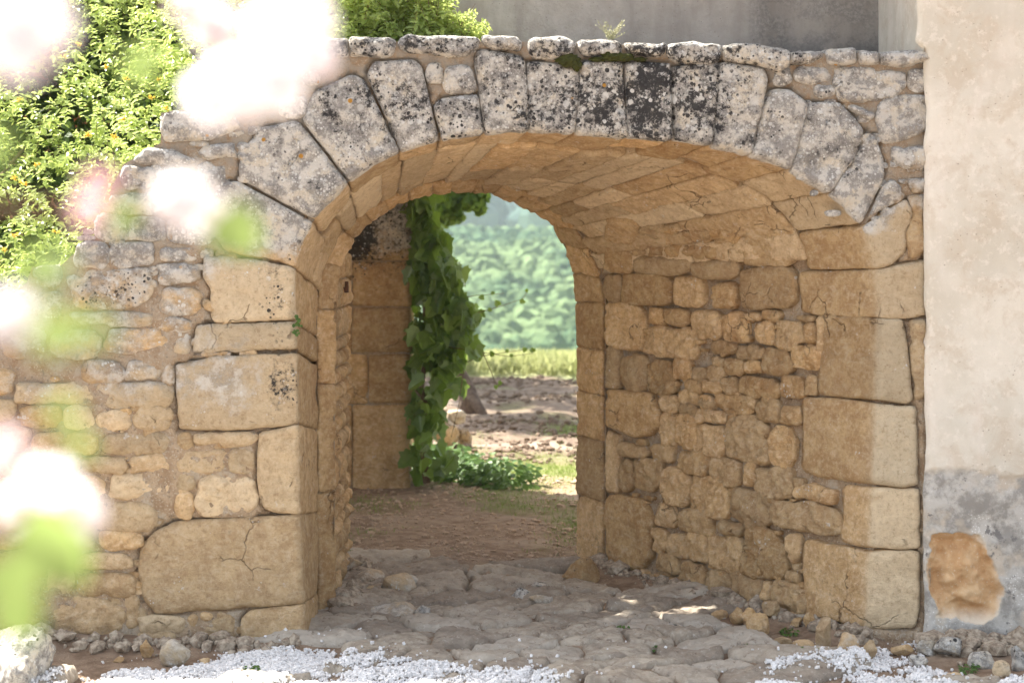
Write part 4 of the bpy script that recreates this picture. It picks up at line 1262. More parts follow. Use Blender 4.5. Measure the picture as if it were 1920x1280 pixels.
def make_ground():
    n = NT("ground")
    slab, crev, sh, gr, fi, so = (n.attr(a) for a in ('slab', 'crev', 'shade', 'grass', 'field', 'soil'))
    big = n.noise(1.3, 4, 0.6); mid = n.noise(8, 5, 0.65); fine = n.noise(45, 5, 0.7)
    d = n.mix(n.step(mid, 0.35, 0.65), (0.20, 0.135, 0.09), (0.32, 0.235, 0.165))
    d = n.mix(n.step(big, 0.5, 0.7), d, (0.34, 0.265, 0.195))
    pv = n.voro(55); pb = n.math('MULTIPLY', n.step(pv, 0.30, 0.18), n.step(n.noise(4, 4), 0.45, 0.56))
    d = n.mix(n.math('MULTIPLY', pb, 0.8), d, (0.46, 0.37, 0.27))
    s = n.mix(n.step(mid, 0.3, 0.68), (0.31, 0.265, 0.22), (0.50, 0.44, 0.365))
    s = n.mix(n.step(n.noise(3, 5, 0.7, 0.5, n.mapv((1, 2.4, 1))), 0.48, 0.66, 0, 0.8), s, (0.36, 0.275, 0.20))
    s = n.mix(n.step(sh, 0.2, 1.0, 0, 0.5), s, (0.47, 0.41, 0.34))
    s = n.mix(n.step(sh, -0.2, -1.0, 0, 0.5), s, (0.27, 0.215, 0.17))
    s = n.mix(n.step(n.noise(24, 8, 0.75), 0.52, 0.62, 0, 0.6), s, (0.58, 0.52, 0.44))
    s = n.mix(n.step(n.noise(19, 8, 0.78), 0.56, 0.66, 0, 0.7), s, (0.19, 0.145, 0.11))
    c = n.mix(slab, d, s)
    c = n.mix(n.math('MULTIPLY', crev, 0.8), c, (0.085, 0.060, 0.042))
    sl = n.mix(n.step(mid, 0.35, 0.65), (0.125, 0.090, 0.066), (0.225, 0.170, 0.125))
    sl = n.mix(n.step(n.noise(0.9, 3, 0.5, 0, n.mapv((0.6, 1.4, 1))), 0.56, 0.66, 0, 0.8), sl, (0.30, 0.24, 0.19))
    c = n.mix(so, c, sl)
    g = n.mix(n.step(fine, 0.35, 0.65), (0.075, 0.115, 0.022), (0.165, 0.205, 0.050))
    c = n.mix(n.math('MULTIPLY', gr, n.step(fine, 0.3, 0.55)), c, g)
    f = n.mix(n.step(n.noise(2.5, 4), 0.35, 0.65), (0.34, 0.38, 0.18), (0.48, 0.48, 0.28))
    c = n.mix(fi, c, f)
    hh = n.math('ADD', n.math('MULTIPLY', fine, 0.7), n.math('ADD', n.math('MULTIPLY', mid, 0.5), n.math('MULTIPLY', pb, 0.5)))
    return n.done(c, 0.93, n.bump(hh, 1.0, 0.022), 0.15)
M_GROUND = make_ground()
setp(gmb.build("ground", M_GROUND), kind="structure")
def gz_at(x, y): return float(ground_z(np.array([[x, y]], float))[0][0])

RA = [(20,1300),(60,1272),(170,1268),(250,1240),(330,1243),(370,1225),(450,1212),(580,1204),(640,1213),(700,1226),(780,1243),(870,1256),(1000,1258),(1060,1280),(1090,1300)]
RA2 = [(-500,1300),(1100,1300),(1500,1300),(2400,1300),(2400,1800),(-500,1800)]
RB = [(1370,1300),(1390,1272),(1480,1243),(1600,1228),(1680,1208),(1745,1182),(1762,1196),(1715,1226),(1720,1245),(1800,1254),(1925,1262),(1925,1300)]
def to_g(P_): return np.array([ground_pt(u, v)[:2] for u, v in P_])
GRAV = [to_g(RA), to_g(RB)]
class PlaneZ:
    """the worn pavement: height over the ground sheet"""
    def map(s, ab, h=0.0):
        z = ground_z(np.asarray(ab))[0] * 0.6 + fbm(ab, 1.1, 2, 77) * 0.02 + 0.004
        return np.stack([ab[:, 0], ab[:, 1], z + np.broadcast_to(h, (len(ab),))], 1)
def clip(poly, p, n):
    """keep the side of the line through p that n points away from"""
    out = []
    for i in range(len(poly)):
        a_, b_ = poly[i], poly[(i + 1) % len(poly)]
        da, db = np.dot(a_ - p, n), np.dot(b_ - p, n)
        if da <= 0: out.append(a_)
        if (da < 0 < db) or (db < 0 < da): out.append(a_ + (b_ - a_) * (da / (da - db)))
    return out
SC = np.array([0.72, 0.95])
pav = MB(); ss = sd * SC
REG = to_g_ = np.array([ground_pt(u, v)[:2] for u, v in [(560,1215),(600,1180),(640,1080),(670,1052),(800,1075),(900,1088),(1000,1072),(1040,1050),(1085,1050),(1085,1075),(1240,1122),(1420,1180),(1600,1240),(1760,1262)]] + [np.array([3.6, 9.2]), np.array([3.6, 7.4]), np.array([-3.4, 7.4]), np.array([-3.0, 8.9]), np.array([-1.6, 9.35])])
for i_, s_ in enumerate(ss):
    if not in_poly(sd[i_][None], REG)[0] or sd[i_][1] < 7.6: continue
    if any(in_poly(sd[i_][None], G_)[0] and poly_dist(sd[i_][None], G_)[0] > 0.05 for G_ in GRAV): continue
    near = np.argsort(((ss - s_) ** 2).sum(1))[1:14]
    poly = [s_ + np.array(o) * 0.38 for o in ((-1, -1), (1, -1), (1, 1), (-1, 1))]
    for k_ in near:
        n_ = ss[k_] - s_
        poly = clip(poly, s_ + n_ / 2, n_)
        if len(poly) < 3: break
    if len(poly) < 3: continue
    P_ = resample(np.array(poly) / SC, 0.07)
    P_ = P_ + np.stack([fbm(P_, 4.5, 3, 78), fbm(P_, 4.5, 3, 79)], 1) * 0.06
    stone(pav, PlaneZ(), P_, g=0.017, tone=0.35 + 0.5 * random.random(), joint=random.uniform(0.001, 0.010), rad=0.014, proud=0.004 + 0.026 * random.random(), lumps=0.016, rough=0.014, wob=0.008, chips=0.8, thick=0.06)
def make_paving():
    n = NT("worn_paving")
    rnd = n.attr('rnd')
    mid = n.noise(7, 8, 0.7, 0.5); fine = n.noise(40, 8, 0.75); bed = n.noise(1.0, 8, 0.72, 1.2, n.mapv((5, 13, 13)))
    c = n.mix(n.step(mid, 0.36, 0.62), (0.31, 0.26, 0.205), (0.50, 0.435, 0.345))
    c = n.mix(n.step(bed, 0.50, 0.60, 0, 0.7), c, (0.35, 0.285, 0.215))
    c = n.mix(n.step(rnd, 0.4, 1.0, 0, 0.6), c, (0.50, 0.45, 0.38))
    c = n.mix(n.step(rnd, 0.35, 0.0, 0, 0.5), c, (0.225, 0.185, 0.15))
    c = n.mix(n.step(fine, 0.55, 0.66, 0, 0.7), c, (0.60, 0.55, 0.48))
    c = n.mix(n.step(n.noise(17, 8, 0.78), 0.56, 0.64, 0, 0.75), c, (0.17, 0.125, 0.095))
    h = n.math('ADD', n.math('MULTIPLY', fine, 0.5), n.math('ADD', n.math('MULTIPLY', mid, 0.5), n.math('MULTIPLY', bed, 0.8)))
    return n.done(c, 0.9, n.bump(h, 1.0, 0.022), 0.2)
setp(pav.build("path", make_paving()), kind="structure")

# ------------------------------------------------------------------ white marble chips
M_CHIP = simple_mat("white_marble_chips", (0.82, 0.81, 0.80), 0.7, 0.001, 120, col2=(0.66, 0.65, 0.64), spec=0.3)
chip = MB()
def prism():
    V, Fc = ICO[1]
    return V, Fc
CV, CF = ICO[1]
CV8 = np.array([(sx, sy, sz) for sz in (-1, 1) for sx, sy in ((-1, -1), (1, -1), (1, 1), (-1, 1))], float) * 0.8
CF8 = np.array([(3, 2, 1, 0), (4, 5, 6, 7), (0, 1, 5, 4), (1, 2, 6, 5), (2, 3, 7, 6), (3, 0, 4, 7)])
pts = []
for poly, dens, edge in ((to_g(RA), 11000, 0.10), (to_g(RB), 11000, 0.10)):
    lo, hi = poly.min(0) - 0.25, poly.max(0) + 0.25
    lo[1] = max(lo[1], 8.2)
    N = int((hi[0] - lo[0]) * (hi[1] - lo[1]) * dens)
    q = rng.uniform(lo, hi, (N, 2))
    ins = in_poly(q, poly); d = poly_dist(q, poly); s = np.where(ins, d, -d)
    n_ = fbm(q, 6, 3, 95) * 0.16
    pr = np.clip((s + n_) / edge + 0.25, 0, 1) + 0.012 * np.exp(-np.abs(s) / 0.2)
    bare = np.clip(fbm(q, 3.2, 3, 96) - 0.2, 0, 1) * 5
    pts.append(q[rng.random(N) < pr * np.clip(1 - bare, 0.02, 1)])
N = int(7.0 * 1.2 * 5200); q = np.stack([rng.uniform(-3.4, 3.6, N), rng.uniform(7.6, 8.95, N)], 1)
q = q[(fbm(q, 1.5, 3, 97) + g2(8.9 - q[:, 1], 0, 0.5) * 0.7 - 0.5 * np.exp(-((q[:, 0] - 0.6) / 0.6) ** 2) * g2(q[:, 1], 8.5, 8.7) > 0.25)]
pts.append(q)
qq = np.stack([rng.uniform(-2.6, 2.6, 420), rng.uniform(9.1, 12.0, 420)], 1); qq = qq[rng.random(420) < 0.35 * np.exp(-(qq[:, 1] - 9.2) / 0.5)]; pts.append(qq)
q = np.concatenate(pts)
zz = ground_z(q)[0]
k = len(q)
PT = BVHTree.FromPolygons(np.concatenate(pav.v).tolist(), pav.f)
for i_ in range(len(q)):
    hit_ = PT.ray_cast(Vector((q[i_, 0], q[i_, 1], 1.0)), Vector((0, 0, -1)))
    if hit_[0] is not None: zz[i_] = max(zz[i_], hit_[0].z)
sc_ = (0.0028 + 0.0075 * rng.random((k, 1, 1)) ** 1.8) * rng.uniform(0.7, 1.3, (k, 1, 3))
base = CV8[None] * sc_ * (1 + rng.uniform(-0.35, 0.35, (k, 8, 3)))
th = rng.uniform(0, 2 * pi, k); ph = rng.uniform(-0.7, 0.7, k)
c, s = np.cos(ph)[:, None], np.sin(ph)[:, None]
x, y, z = base[..., 0], base[..., 1], base[..., 2]
y, z = y * c - z * s, y * s + z * c
c, s = np.cos(th)[:, None], np.sin(th)[:, None]
x, y = x * c - y * s, x * s + y * c
V = np.stack([x + q[:, :1], y + q[:, 1:], z + (zz + 0.005 + rng.uniform(0, 0.007, k))[:, None]], -1).reshape(-1, 3)
Fc = (CF8[None] + (np.arange(k) * 8)[:, None, None]).reshape(-1, 4)
chip.add(V, Fc)
setp(chip.build("white_gravel", M_CHIP, smooth=False), label="scattered white marble chips lying in front of the archway", kind="stuff")

# small pebbles and clods on the earth track
M_PEB = simple_mat("pale_pebbles", (0.44, 0.34, 0.25), 0.9, 0.001, 60, col2=(0.33, 0.24, 0.17))
def scatter_rocks(name, q, lo, hi, mat, label, flat=0.7):
    mb = MB(); k = len(q); z = ground_z(q)[0]
    s = rng.uniform(lo, hi, (k, 1, 1)) * (rng.random((k, 1, 1)) ** 2 * 1.6 + 0.4) * rng.uniform(0.7, 1.4, (k, 1, 3))
    B_ = CV[None] * s * (1 + rng.uniform(-0.28, 0.28, (k, len(CV), 3))); B_[..., 2] *= flat
    V = B_ + np.concatenate([q, (z + s[:, 0, 0] * 0.25)[:, None]], 1)[:, None, :]
    mb.add(V.reshape(-1, 3), (CF[None] + (np.arange(k) * len(CV))[:, None, None]).reshape(-1, 3))
    return setp(mb.build(name, mat, smooth=False), label=label, kind="stuff")
q = np.stack([rng.uniform(-1.4, 1.0, 5200), rng.uniform(11.6, 16.8, 5200)], 1)
q = q[rng.random(len(q)) < np.clip(fbm(q, 2, 3, 98) * 1.5 + 0.45, 0, 1)]
scatter_rocks("pebbles", q, 0.006, 0.016, M_PEB, "small pale pebbles strewn over the earth track", 0.6)
M_CLOD = simple_mat("soil_clods", (0.19, 0.14, 0.10), 0.95, 0.002, 30, col2=(0.12, 0.086, 0.062))
q = np.stack([rng.uniform(-2.5, 3.5, 4200), rng.uniform(17.8, 29.5, 4200)], 1)
q = np.concatenate([q + rng.normal(0, .2, q.shape) for _ in range(2)])
q = q[(q[:, 1] > 17.8) & (q[:, 1] < 29.4) & (fbm(q, 0.7, 3, 99) + 0.1 > rng.uniform(-.4, .4, len(q)))]
scatter_rocks("soil_clods", q, 0.008, 0.034, M_CLOD, "lumps of turned brown earth in the yard beyond the archway")

M_RUB = simple_mat("footing_rubble_stone", (0.42, 0.36, 0.28), 0.95, 0.004, 35, col2=(0.22, 0.17, 0.125))
pts_ = [np.stack([rng.uniform(2.30, 3.5, 420), 9.88 - np.abs(rng.normal(0, 0.13, 420))], 1),
        np.stack([rng.uniform(-3.2, -1.2, 260), 9.93 - np.abs(rng.normal(0, 0.07, 260))], 1)]
yy_ = rng.uniform(9.95, 12.2, 340); pts_.append(np.stack([2.04 - (yy_ - 10) * 0.66 - np.abs(rng.normal(0, 0.07, 340)), yy_], 1))
yy_ = rng.uniform(10.7, 12.2, 160); pts_.append(np.stack([-1.06 + np.abs(rng.normal(0, 0.10, 160)), yy_], 1))
scatter_rocks("footing_rubble", np.concatenate(pts_), 0.010, 0.038, M_RUB, "small broken stones and crumbs of mortar along the feet of the walls", 0.75)
# ------------------------------------------------------------------ leaves
def leaf_cloud(mb, pos, nrm, up, size, shape, curl=0.15, **at):
    """SHAPE: outline points (x across, y along) of one leaf, fan-triangulated from its base; batches all leaves"""
    pos = np.asarray(pos, float); k = len(pos)
    nrm = nrm / (np.linalg.norm(nrm, axis=1)[:, None] + 1e-9)
    ax = np.cross(up, nrm); ax /= np.linalg.norm(ax, axis=1)[:, None] + 1e-9
    ay = np.cross(nrm, ax)
    S = np.array(shape, float); m = len(S)
    z = np.abs(S[:, 0]) * 0.35 - curl * (S[:, 1] ** 2)
    V = pos[:, None, :] + np.asarray(size, float).reshape(-1, 1, 1) * (S[None, :, 0:1] * ax[:, None] + S[None, :, 1:2] * ay[:, None] + z[None, :, None] * nrm[:, None])
    half = m // 2
    # points: 0 base, 1..r right side, tip, left side back
    f = []
    tip = m // 2
    mid = [0]
    r_ = list(range(0, tip + 1)); l_ = [0] + list(range(m - 1, tip - 1, -1))
    f.append(tuple(r_)); f.append(tuple(l_[::-1]))
    base = (np.arange(k) * m)
    faces = []
    for ff in f:
        faces.append(np.array(ff)[None] + base[:, None])
    n0 = mb.n
    mb.add(V.reshape(-1, 3), np.concatenate(faces) if len(faces[0][0]) == len(faces[1][0]) else [list(x) for ff in faces for x in ff],
           **{a: np.repeat(np.broadcast_to(b, (k,)), m) for a, b in at.items()})
OVAL = [(0,0),(.20,.22),(.27,.48),(.17,.78),(0,1.0),(-.17,.78),(-.27,.48),(-.20,.22)]
BROAD = [(0,0),(.34,.12),(.52,.42),(.36,.74),(0,1.0),(-.36,.74),(-.52,.42),(-.34,.12)]
VINE = [(0,0),(.25,-.10),(.52,.10),(.46,.30),(.60,.52),(.34,.60),(.22,.86),(0,1.0),(-.22,.86),(-.34,.60),(-.60,.52),(-.46,.30),(-.52,.10),(-.25,-.10)]
BLADE = [(0,0),(.03,.4),(0,1.0),(-.03,.4)]
def leaf_mat(name, a, b, t, tf=0.45, rough=0.45, spec=0.35, scale=25):
    n = NT(name)
    r = n.attr('rnd'); f = n.noise(scale, 3)
    c = n.mix(r, a, b)
    c = n.mix(n.step(f, 0.35, 0.7, 0, 0.4), c, tuple(x * 1.25 for x in b))
    tc = n.mix(r, tuple(x * 0.8 for x in t), t)
    return n.done(c, rough, None, spec, tc, tf)
def rdir(k, z0=-1, z1=1):
    z = rng.uniform(z0, z1, k); t = rng.uniform(0, 2 * pi, k); r = np.sqrt(1 - z * z)
    return np.stack([r * np.cos(t), r * np.sin(t), z], 1)

# grass
M_GRASS = leaf_mat("grass_blades", (0.11, 0.18, 0.03), (0.23, 0.29, 0.08), (0.30, 0.38, 0.09), 0.35)
M_FIELD = leaf_mat("meadow_grass", (0.30, 0.36, 0.15), (0.50, 0.50, 0.28), (0.5, 0.52, 0.25), 0.45)
def grass(name, q, h0, h1, mat, label, w=1.0):
    z = ground_z(q)[0]; k = len(q)
    up = np.array([0, 0, 1.0]) + rng.normal(0, 0.35, (k, 3)) * [1, 1, 0]
    nr = rdir(k, -0.2, 0.2)
    mb = MB()
    sh = [(x * w, y) for x, y in BLADE]
    leaf_cloud(mb, np.concatenate([q, z[:, None] - 0.005], 1), nr, up, rng.uniform(h0, h1, k), sh, 0.3, rnd=rng.random(k))
    return setp(mb.build(name, mat, smooth=False), label=label, kind="stuff")
q = np.stack([rng.uniform(-2.2, 3.2, 90000), rng.uniform(12.6, 22.8, 90000)], 1)
q = q[rng.random(len(q)) < grass_mask(q) * 0.8]
grass("grass", q, 0.018, 0.05, M_GRASS, "short sunlit grass growing in patches beyond the archway", 2.0)
q = np.stack([rng.uniform(-9, 12, 60000), 29.6 + rng.random(60000) ** 1.3 * 14], 1)
q = q[rng.random(len(q)) < g2(q[:, 1] + fbm(q, 0.9, 3, 91) * 1.2, 29.2, 30)]
grass("meadow_grass", q, 0.18, 0.42, M_FIELD, "tall pale meadow grass behind the bare earth", 1.6)

# ------------------------------------------------------------------ wooded hills
M_WOOD = leaf_mat("woodland_foliage", (0.035, 0.075, 0.040), (0.115, 0.165, 0.075), (0.10, 0.15, 0.04), 0.12, 0.9, 0.05, 0.4)
def woods(name, n, x0, x1, y0, y1, r0, r1, label, ic=3, mat=None):
    mb = MB(); V, Fc = ICO[ic]
    for k in range(n):
        y = random.uniform(y0, y1); x = random.uniform(x0, x1) * (y / y1 * 0.6 + 0.4)
        r = random.uniform(r0, r1); z = gz_at(x, y)
        off = random.random() * 100
        d = V * (1 + (fbm(V + off, 1.6, 2, 5) * 0.7 + fbm(V + off, 4.5, 2, 8) * 0.45)[:, None]) * [r, r, r * random.uniform(0.8, 1.25)]
        mb.add(d + [x, y, z + r * 0.55], Fc, rnd=min(1, max(0, 0.5 + 1.3 * float(vnoise(np.array([[x, y * 0.5, 0]]), 0.06, 9)[0]) + random.uniform(-.35, .35))))
    return setp(mb.build(name, mat=mat or M_WOOD, smooth=False), label=label, kind="stuff")
woods("valley_woodland", 6800, -40, 50, 150, 470, 0.7, 2.2, "broadleaf woodland covering the hillside across the valley", 2)
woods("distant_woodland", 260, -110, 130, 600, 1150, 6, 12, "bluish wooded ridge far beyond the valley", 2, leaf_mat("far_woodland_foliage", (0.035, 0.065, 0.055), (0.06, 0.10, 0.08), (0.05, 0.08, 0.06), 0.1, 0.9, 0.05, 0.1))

# ------------------------------------------------------------------ the honeysuckle behind the left wall
M_HONEY = leaf_mat("honeysuckle_leaf", (0.17, 0.26, 0.045), (0.46, 0.54, 0.19), (0.62, 0.72, 0.22), 0.5, 0.36, 0.5)
M_HSHADE = leaf_mat("shade_toned_leaf", (0.035, 0.065, 0.015), (0.07, 0.12, 0.03), (0.12, 0.18, 0.03), 0.3)  # darker leaf colour paints in the shade between the outer shoots
M_STEM = simple_mat("woody_stem", (0.16, 0.11, 0.07), 0.85, 0.003, 50)
M_YEL = leaf_mat("yellow_petal", (0.75, 0.50, 0.06), (0.85, 0.68, 0.18), (0.8, 0.6, 0.1), 0.3, 0.6, 0.1)
hon = empty("honeysuckle", (-2.3, 11.4, 0), label="sunlit honeysuckle with small yellow flowers spilling over the stepped end of the stone wall", cat="shrub")
TW = np.array([((u - U0) / F * YF, H - (v - V0) / F * YF) for u, v in TOP])
def wall_top(x): return np.interp(x, TW[:, 0], TW[:, 1])
def honey_top(x):
    u = U0 + F * x / 11.2
    zt = np.interp(u, [-400, 100, 560, 640, 700, 800, 850, 890], [5.1, 5.0, 4.9, 4.2, 3.90, 3.82, 3.56, 3.40])
    return zt
fol = MB(); core = MB(); stems = MB(); hfl = []
def shoot_points(n):
    out = []
    while len(out) < n:
        x = random.uniform(-4.2, -0.22); zt = honey_top(x)
        zb = wall_top(x * 10 / 10.7) - 0.35
        z = random.uniform(zb, zt); y = 10.6 + min(max((z - zb - 0.3) * 0.95, 0), 2.3) + random.uniform(-0.12, 0.35)
        if x > -1.6: y = min(y, 11.15)
        if x > -1.15: y = random.uniform(10.35, 10.95); z = 3.36 + (zt - 3.36) * random.random() ** 0.9
        out.append((x, y, z))
    return np.array(out)
sp = shoot_points(2600)
dep = sp[:, 1]
for (x, y, z) in sp:
    front = 0.6
    bias = np.array([random.uniform(-.6, .6), -0.5 * front - 0.1, random.uniform(0.1, 1.0)])
    d = bias / np.linalg.norm(bias); L = random.uniform(0.10, 0.24)
    if z > honey_top(x) - 0.15: d = np.array([random.uniform(-.5, .7), random.uniform(-.4, .2), 1]); d /= np.linalg.norm(d)
    k = int(L / 0.028) + 1
    pos = []; nr = []; up = []; sz = []
    a = np.cross(d, [0.3, 0.1, 1]); a /= np.linalg.norm(a); b = np.cross(d, a)
    for i in range(k):
        t = i / max(1, k - 1); p = np.array([x, y, z]) + d * L * t + np.array([0, 0, -0.05 * t * t])
        th = i * pi / 2 + random.uniform(-.4, .4)
        for sgn in (1, -1):
            o = sgn * (cos(th) * a + sin(th) * b)
            g = o * 0.9 + d * 0.55
            pos.append(p); up.append(g); nr.append(d + np.array([0, -0.1, 0.5]) + rng.normal(0, .3, 3)); sz.append(random.uniform(0.036, 0.072) * (1.0 - 0.35 * t))
    for i in range(3):
        pos.append(p); up.append(d + rng.normal(0, .5, 3)); nr.append(rdir(1)[0]); sz.append(random.uniform(0.015, 0.03))
    leaf_cloud(fol, pos, np.array(nr), np.array(up), sz, OVAL, 0.25, rnd=np.clip(rng.random(len(pos)) * 0.6 + 0.4 * random.random(), 0, 1))
    if random.random() < 0.35: tube(stems, [(x, y, z), tuple(np.array([x, y, z]) + d * L)], 0.0025, 0.0012, 4, False)
fol.build("foliage", M_HONEY, hon, smooth=False)
k = 26000
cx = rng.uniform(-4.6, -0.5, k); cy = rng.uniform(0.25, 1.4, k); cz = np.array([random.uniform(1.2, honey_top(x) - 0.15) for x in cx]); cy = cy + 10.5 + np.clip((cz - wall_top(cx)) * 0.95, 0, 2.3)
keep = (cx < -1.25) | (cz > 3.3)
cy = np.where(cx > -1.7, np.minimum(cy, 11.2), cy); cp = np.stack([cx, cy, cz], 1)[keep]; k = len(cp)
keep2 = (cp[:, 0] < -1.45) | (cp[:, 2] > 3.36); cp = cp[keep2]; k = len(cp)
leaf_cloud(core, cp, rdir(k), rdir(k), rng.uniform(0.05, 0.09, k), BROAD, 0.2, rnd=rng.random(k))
core.build("inner_foliage", M_HSHADE, hon, smooth=False)
for x in (-3.4, -2.6, -2.2):
    pts = [(x, 11.5, -0.05)]
    for i in range(1, 9): pts.append((x + 0.25 * sin(i * 1.3 + x), 11.5 + 0.03 * i + 0.08 * cos(i * 2.1), 0.36 * i))
    tube(stems, pts, 0.03, 0.010, 6)
stems.build("stem", M_STEM, hon)
FLP = [(197,128),(230,225),(238,150),(120,108),(215,258),(28,335),(45,345),(30,440),(105,435),(38,188),(300,150),(285,185),(310,205),(165,255),(70,310),(12,470),(60,120),(148,85),(340,62),(265,235),(130,190),(90,250),(205,300),(250,120),(15,250),(110,330)]
for i, (u, v) in enumerate(FLP[:18]):
    y = 10.45 + 1.0 * max(0, (300 - v)) / 300; c = np.array(P(u, v, y))
    mb = MB()
    for j in range(random.randint(5, 8)):
        d = np.array([random.uniform(-1, 1), -0.6, random.uniform(-0.4, 1)]); d /= np.linalg.norm(d)
        L = random.uniform(0.010, 0.020)
        tube(mb, [c, c + d * L * 0.6, c + d * L], 0.0018, 0.0035, 5, False, rnd=random.random())
        pos = np.repeat((c + d * L)[None], 3, 0)
        leaf_cloud(mb, pos, rdir(3), np.repeat(d[None], 3, 0) + rng.normal(0, .6, (3, 3)), np.full(3, 0.014), OVAL, 0.5, rnd=rng.random(3))
    mb.build("flower", M_YEL, hon, smooth=False)

# ------------------------------------------------------------------ the creeper on the pillar
M_VINE = leaf_mat("vine_leaf", (0.025, 0.070, 0.020), (0.13, 0.21, 0.045), (0.30, 0.44, 0.05), 0.3, 0.36, 0.5)
vine = empty("grapevine", (-0.75, 15.95, 0), label="dark leafy grapevine hanging beside the shaded ashlar pillar with thin tendrils reaching out", cat="climbing plant")
vf = MB(); vs = MB()
def vine_right(v):  # outline of the mass on the right
    return np.interp(v, [340, 380, 430, 480, 520, 560, 600, 640, 680, 720, 760, 800, 860, 900], [798, 806, 824, 842, 860, 876, 896, 890, 874, 850, 822, 812, 850, 830])
pos = []; nr = []; up = []; sz = []
for _ in range(1050):
    v = random.uniform(345, 800) if random.random() < 0.9 else random.uniform(800, 890)
    r = vine_right(v); u = 770 + (r - 770) * random.random() ** 0.75
    u += 10 * sin(v * 0.09) * (u > 800)
    if v > 690 and random.random() < 0.6: continue
    y = 16.0 + random.uniform(-0.35, 0.45)
    pos.append(P(u, v, y)); nr.append(np.array([random.uniform(-1., 1.3), random.uniform(-1.1, -.1), random.uniform(-0.3, 1.1)])); up.append(np.array([random.uniform(-1, 1), random.uniform(-.6, .4), random.uniform(-1.2, -.2)])); sz.append(random.choice([random.uniform(0.07, 0.12), random.uniform(0.11, 0.19)]))
leaf_cloud(vf, pos, np.array(nr), np.array(up), sz, VINE, 0.25, rnd=rng.random(len(pos)))
vf.build("foliage", M_VINE, vine, smooth=False)
zb = 0
pts = [P(800, 905, 15.9), P(795, 850, 15.95), P(806, 790, 15.95), P(790, 730, 16.0), P(800, 640, 16.05), P(792, 520, 16.1), P(800, 400, 16.1)]
tube(vs, pts, 0.035, 0.014, 7)
tube(vs, [P(770, 720, 15.9), P(790, 745, 15.9), P(800, 770, 15.9), P(803, 830, 15.9)], 0.012, 0.01, 6)
for tr in ([(850,690),(900,668),(950,660),(990,655)], [(840,650),(900,660),(955,668),(1000,662)], [(850,590),(900,585),(945,572),(980,560),(990,545)], [(850,560),(900,553),(945,550)], [(870,690),(860,760),(846,820)], [(905,660),(922,700),(930,720)]):
    tube(vs, [P(u, v, 15.8) for u, v in tr], 0.004, 0.002, 4)
vs.build("stem", M_STEM, vine)
tl = MB(); pos = [P(u, v, 15.78) for u, v in [(915,580),(935,573),(950,655),(975,566),(985,652),(925,660),(960,664),(880,590),(900,555),(925,552),(940,715),(930,722),(990,545),(870,650),(890,655),(1000,660)]]
k = len(pos); leaf_cloud(tl, pos, np.stack([rng.uniform(-.4, .4, k), -np.ones(k), rng.uniform(0, .7, k)], 1), rdir(k), rng.uniform(0.03, 0.06, k), VINE, 0.2, rnd=rng.random(k) * 0.4 + 0.6)
tl.build("tendril_leaves", M_VINE, vine, smooth=False)

# low weeds at the foot of the creeper
M_WEED = leaf_mat("weed_leaf", (0.045, 0.10, 0.022), (0.10, 0.18, 0.04), (0.20, 0.32, 0.06), 0.35)
def weed_patch(name, spots, n, r, h, s0, s1, label, cat, group=None, shape=BROAD, mat=None):
    mb = MB(); c0 = ground_pt(*spots[0]); z0 = gz_at(c0.x, c0.y)
    pos = []; nr = []; up = []; sz = []
    for (u, v) in spots:
        c = ground_pt(u, v)
        for _ in range(n):
            a = random.uniform(0, 2 * pi); rr = r * math.sqrt(random.random())
            x, y = c.x + rr * cos(a), c.y + rr * sin(a); hh = h * random.random() * (1 - 0.5 * rr / r)
            pos.append((x, y, gz_at(x, y) + 0.005 + hh)); up.append(np.array([cos(a), sin(a), 0.5 + random.random()])); nr.append(np.array([random.uniform(-.4, .4), -0.5, 1.0])); sz.append(random.uniform(s0, s1))
            if random.random() < 0.25: tube(mb, [(c.x + rr * 0.5 * cos(a), c.y + rr * 0.5 * sin(a), gz_at(x, y) - 0.01), (x, y, gz_at(x, y) + hh)], 0.0015, 0.001, 3, False, rnd=0.5)
    leaf_cloud(mb, pos, np.array(nr), np.array(up), sz, shape, 0.3, rnd=rng.random(len(pos)))
    return setp(mb.build(name, mat or M_WEED, smooth=False, org=(c0.x, c0.y, z0)), label=label, cat=cat, group=group)
weed_patch("nettle_bed", [(800,900),(830,895),(865,905),(900,908),(790,880),(930,912),(850,885),(955,915)], 170, 0.26, 0.30, 0.03, 0.075, "low bed of dark green weeds under the hanging grapevine", "weeds")
WD = [((1232,1208), "small leafy green weed rooted in a crevice of the flagstones midway across the archway", 0.045),
      ((1168,1176), "dark withered sprig standing on the flagstones short of the sunlit patch", 0.03),
      ((1518,1222), "feathery green weed beside the boulders at the foot of the right-hand wall", 0.07),
      ((1478,1180), "weed tuft among the fallen stones along the passage wall", 0.05),
      ((695,1212), "seedling with a thin stem near the edge of the white gravel inside the archway", 0.03),
      ((468,1250), "low green weed growing out of the white gravel on the left", 0.05),
      ((650,1056), "bright green sprig at the foot of the left jamb", 0.05),
      ((1815,1248), "small weed between the footing stones under the cream house wall", 0.05),
      ((1008,1120), "tiny plant beside the dark stone in the middle of the passage floor", 0.03),
      ((1395,1208), "creeping weed on the flat slab near the passage wall", 0.04)]
for (p, lab, r) in WD:
    weed_patch("weed", [p], int(26 + r * 500), r, r * 0.9, 0.010, 0.022, lab, "weed", "weeds between the stones")

